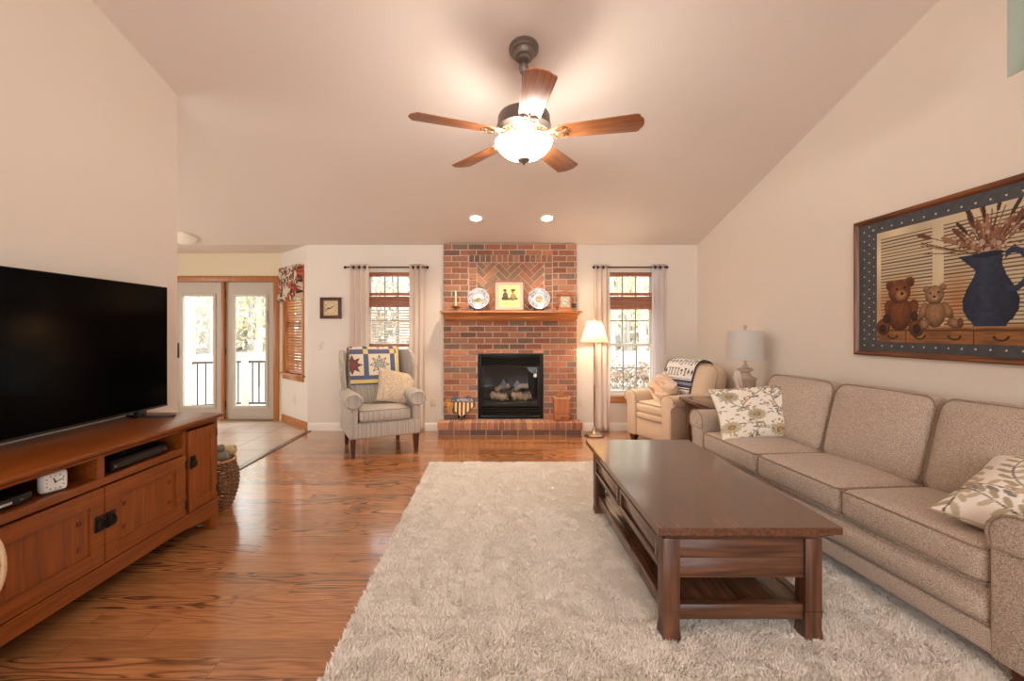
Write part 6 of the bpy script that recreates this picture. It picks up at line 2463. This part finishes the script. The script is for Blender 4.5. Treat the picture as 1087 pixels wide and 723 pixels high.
# ------------------------------------------------------------------ outside
M_GRASS = plain('dry_lawn', C(206, 200, 182), rough=1, bump=.4, bscale=6, var=.2, vscale=1.5)
struct(mesh_obj('ground', [(-70, 6.9, -.45), (70, 6.9, -.45), (70, 120, -.45), (-70, 120, -.45)], [[0, 1, 2, 3]], M_GRASS))
M_DECK = plain('weathered_deck', C(204, 190, 172), rough=.8, var=.1, vscale=6)
mb = MB()
for k in range(16):
    mb.box(-7.2, -3.0, 6.86 + k * .125, 6.86 + k * .125 + .12, -.20, -.17)
mb.box(-7.2, -3.0, 6.86, 8.80, -.45, -.21)
struct(mb.build('floor_deck', M_DECK, smooth=0))
M_POSTW = plain('white_post_paint', C(226, 214, 200), rough=.6, var=.03)
M_BAL = plain('dark_baluster', C(84, 74, 70), rough=.5)
t = thing('deck_railing', 'deck railing with white posts and dark balusters outside the patio doors', 'railing', (-4.95, 8.55, -.17))
def rpost(x, y, h=1.02):
    mb = MB()
    mb.box(x - .062, x + .062, y - .062, y + .062, 0, h, bev=.004); mb.box(x - .085, x + .085, y - .085, y + .085, h, h + .03, bev=.006)
    mb.box(x - .06, x + .06, y - .06, y + .06, h + .03, h + .05, bev=.01)
    mb.build('post', M_POSTW, t)
PTS = [(-.66, -.25), (.18, .12), (1.9, .12)]
rpost(*PTS[0]); rpost(*PTS[1]); rpost(*PTS[2]); rpost(-2.2, -.25)
for (a, b) in (((-2.2, -.25), PTS[0]), (PTS[0], PTS[1]), (PTS[1], PTS[2])):
    A = Vector((a[0], a[1], 0)); B = Vector((b[0], b[1], 0))
    mb = MB()
    L = (B - A).length; ang_ = math.atan2(B.y - A.y, B.x - A.x)
    Tr = Matrix.Translation(A) @ Matrix.Rotation(ang_, 4, 'Z')
    mb.box(0.06, L - .06, -.03, .03, .88, .92, T=Tr); mb.box(.06, L - .06, -.02, .02, .09, .13, T=Tr)
    mb.build('rail', M_BAL, t, smooth=0)
    k = int(L / .115)
    mb = MB()
    for i in range(1, k):
        x = L * i / k
        mb.tube([Tr @ Vector((x, 0, .12)), Tr @ Vector((x, 0, .89))], .017, 6)
    mb.build('balusters', M_BAL, t)

M_BARK = plain('grey_bark', C(186, 176, 166), rough=1, bump=.6, bscale=12, var=.25, vscale=5)
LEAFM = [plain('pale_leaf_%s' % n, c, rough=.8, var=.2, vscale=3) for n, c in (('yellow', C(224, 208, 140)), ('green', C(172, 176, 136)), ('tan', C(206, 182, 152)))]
def tree(x, y, h, cr, leaf, label, seed, nleaf=900):
    t = thing('tree', label, 'tree', (x, y, -.45), group='trees outside the windows')
    rr = random.Random(seed)
    mb = MB()
    top = h * .92
    mb.tube([(0, 0, -.1), (.05, 0, h * .3), (-.04, .05, h * .6), (0, 0, top)], [.16 * h / 8, .12 * h / 8, .08 * h / 8, .02], 8)
    tips = []
    for k in range(16):
        z = h * (.22 + .68 * k / 16); a = rr.uniform(0, 2 * PI); L = cr * rr.uniform(.5, 1.0) * (1 - .4 * k / 16)
        e = Vector((L * math.cos(a), L * math.sin(a), z + L * .5))
        mid = Vector((e.x * .5, e.y * .5, z + L * .32))
        mb.tube([(0, 0, z), mid, e], [.035 * h / 8, .022 * h / 8, .006], 5)
        tips += [mid, e, (mid + e) / 2]
    mb.build('trunk', M_BARK, t)
    mb = MB()
    for k in range(nleaf):
        p = rr.choice(tips) + Vector((rr.gauss(0, .42), rr.gauss(0, .42), rr.gauss(0, .38)))
        s = rr.uniform(.05, .12)
        E = Euler((rr.uniform(0, 6.3), rr.uniform(0, 6.3), rr.uniform(0, 6.3))).to_matrix()
        mb.add([p + E @ Vector(q) for q in ((-s, 0, 0), (0, -s * .5, s * .12), (s, 0, 0), (0, s * .5, s * .12))], [[0, 1, 2, 3]])
    mb.build('foliage', leaf, t, smooth=0)
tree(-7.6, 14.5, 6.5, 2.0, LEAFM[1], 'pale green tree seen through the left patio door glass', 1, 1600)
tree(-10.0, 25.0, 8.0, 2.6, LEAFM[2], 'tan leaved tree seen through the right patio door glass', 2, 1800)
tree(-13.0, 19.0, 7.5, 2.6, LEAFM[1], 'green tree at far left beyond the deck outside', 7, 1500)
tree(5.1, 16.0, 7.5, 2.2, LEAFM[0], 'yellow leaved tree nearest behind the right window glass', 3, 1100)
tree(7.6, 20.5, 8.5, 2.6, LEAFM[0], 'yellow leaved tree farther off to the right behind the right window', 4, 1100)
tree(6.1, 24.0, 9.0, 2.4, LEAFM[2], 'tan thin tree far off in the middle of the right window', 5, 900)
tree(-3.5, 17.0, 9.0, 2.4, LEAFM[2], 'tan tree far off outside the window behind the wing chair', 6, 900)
# the woods beyond the lawn
rr = random.Random(77)
mb = MB()
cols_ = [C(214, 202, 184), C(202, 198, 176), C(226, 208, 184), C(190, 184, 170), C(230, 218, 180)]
for k in range(15000):
    a = rr.uniform(R(-62), R(62)); d = rr.uniform(38, 46)
    p = Vector((d * math.sin(a), d * math.cos(a) + 4, -.45 + 11 * (rr.random() ** 1.25)))
    sz = rr.uniform(.18, .55)
    E = Euler((rr.uniform(0, 6.3), rr.uniform(0, 6.3), rr.uniform(0, 6.3))).to_matrix()
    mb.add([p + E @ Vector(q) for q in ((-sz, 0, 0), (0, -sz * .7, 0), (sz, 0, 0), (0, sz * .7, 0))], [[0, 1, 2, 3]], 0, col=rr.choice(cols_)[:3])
for k in range(120):
    a = rr.uniform(R(-60), R(60)); d = rr.uniform(36, 45)
    x, y = d * math.sin(a), d * math.cos(a) + 4
    mb.tube([(x, y, -.5), (x + rr.uniform(-.3, .3), y, 5), (x + rr.uniform(-.8, .8), y, 11)], [.20, .15, .05], 5, col=C(176, 166, 156)[:3])
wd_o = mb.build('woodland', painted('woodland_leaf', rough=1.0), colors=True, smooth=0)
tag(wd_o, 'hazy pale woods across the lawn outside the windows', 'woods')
wd_o['kind'] = 'stuff'
# clipped hedge across the lawn
rr = random.Random(12)
t = thing('hedge', 'low brown hedge on the lawn outside the right window', 'hedge', (5.5, 14.0, -.45))
mb = MB()
for k in range(5200):
    p = Vector((rr.uniform(-2.8, 2.8), rr.gauss(0, .28), abs(rr.gauss(.38, .2))))
    s = rr.uniform(.03, .07)
    E = Euler((rr.uniform(0, 6.3), rr.uniform(0, 6.3), rr.uniform(0, 6.3))).to_matrix()
    mb.add([p + E @ Vector(q) for q in ((-s, 0, 0), (0, -s * .6, 0), (s, 0, 0), (0, s * .6, 0))], [[0, 1, 2, 3]])
mb.build('foliage', plain('hedge_leaf', C(176, 152, 130), rough=.9, var=.3, vscale=4), t, smooth=0)
mb = MB()
for k in range(14):
    x = -2.6 + 5.2 * k / 13
    mb.tube([(x, 0, -.05), (x + .04, .03, .45)], .02, 5)
mb.build('stems', M_BARK, t)
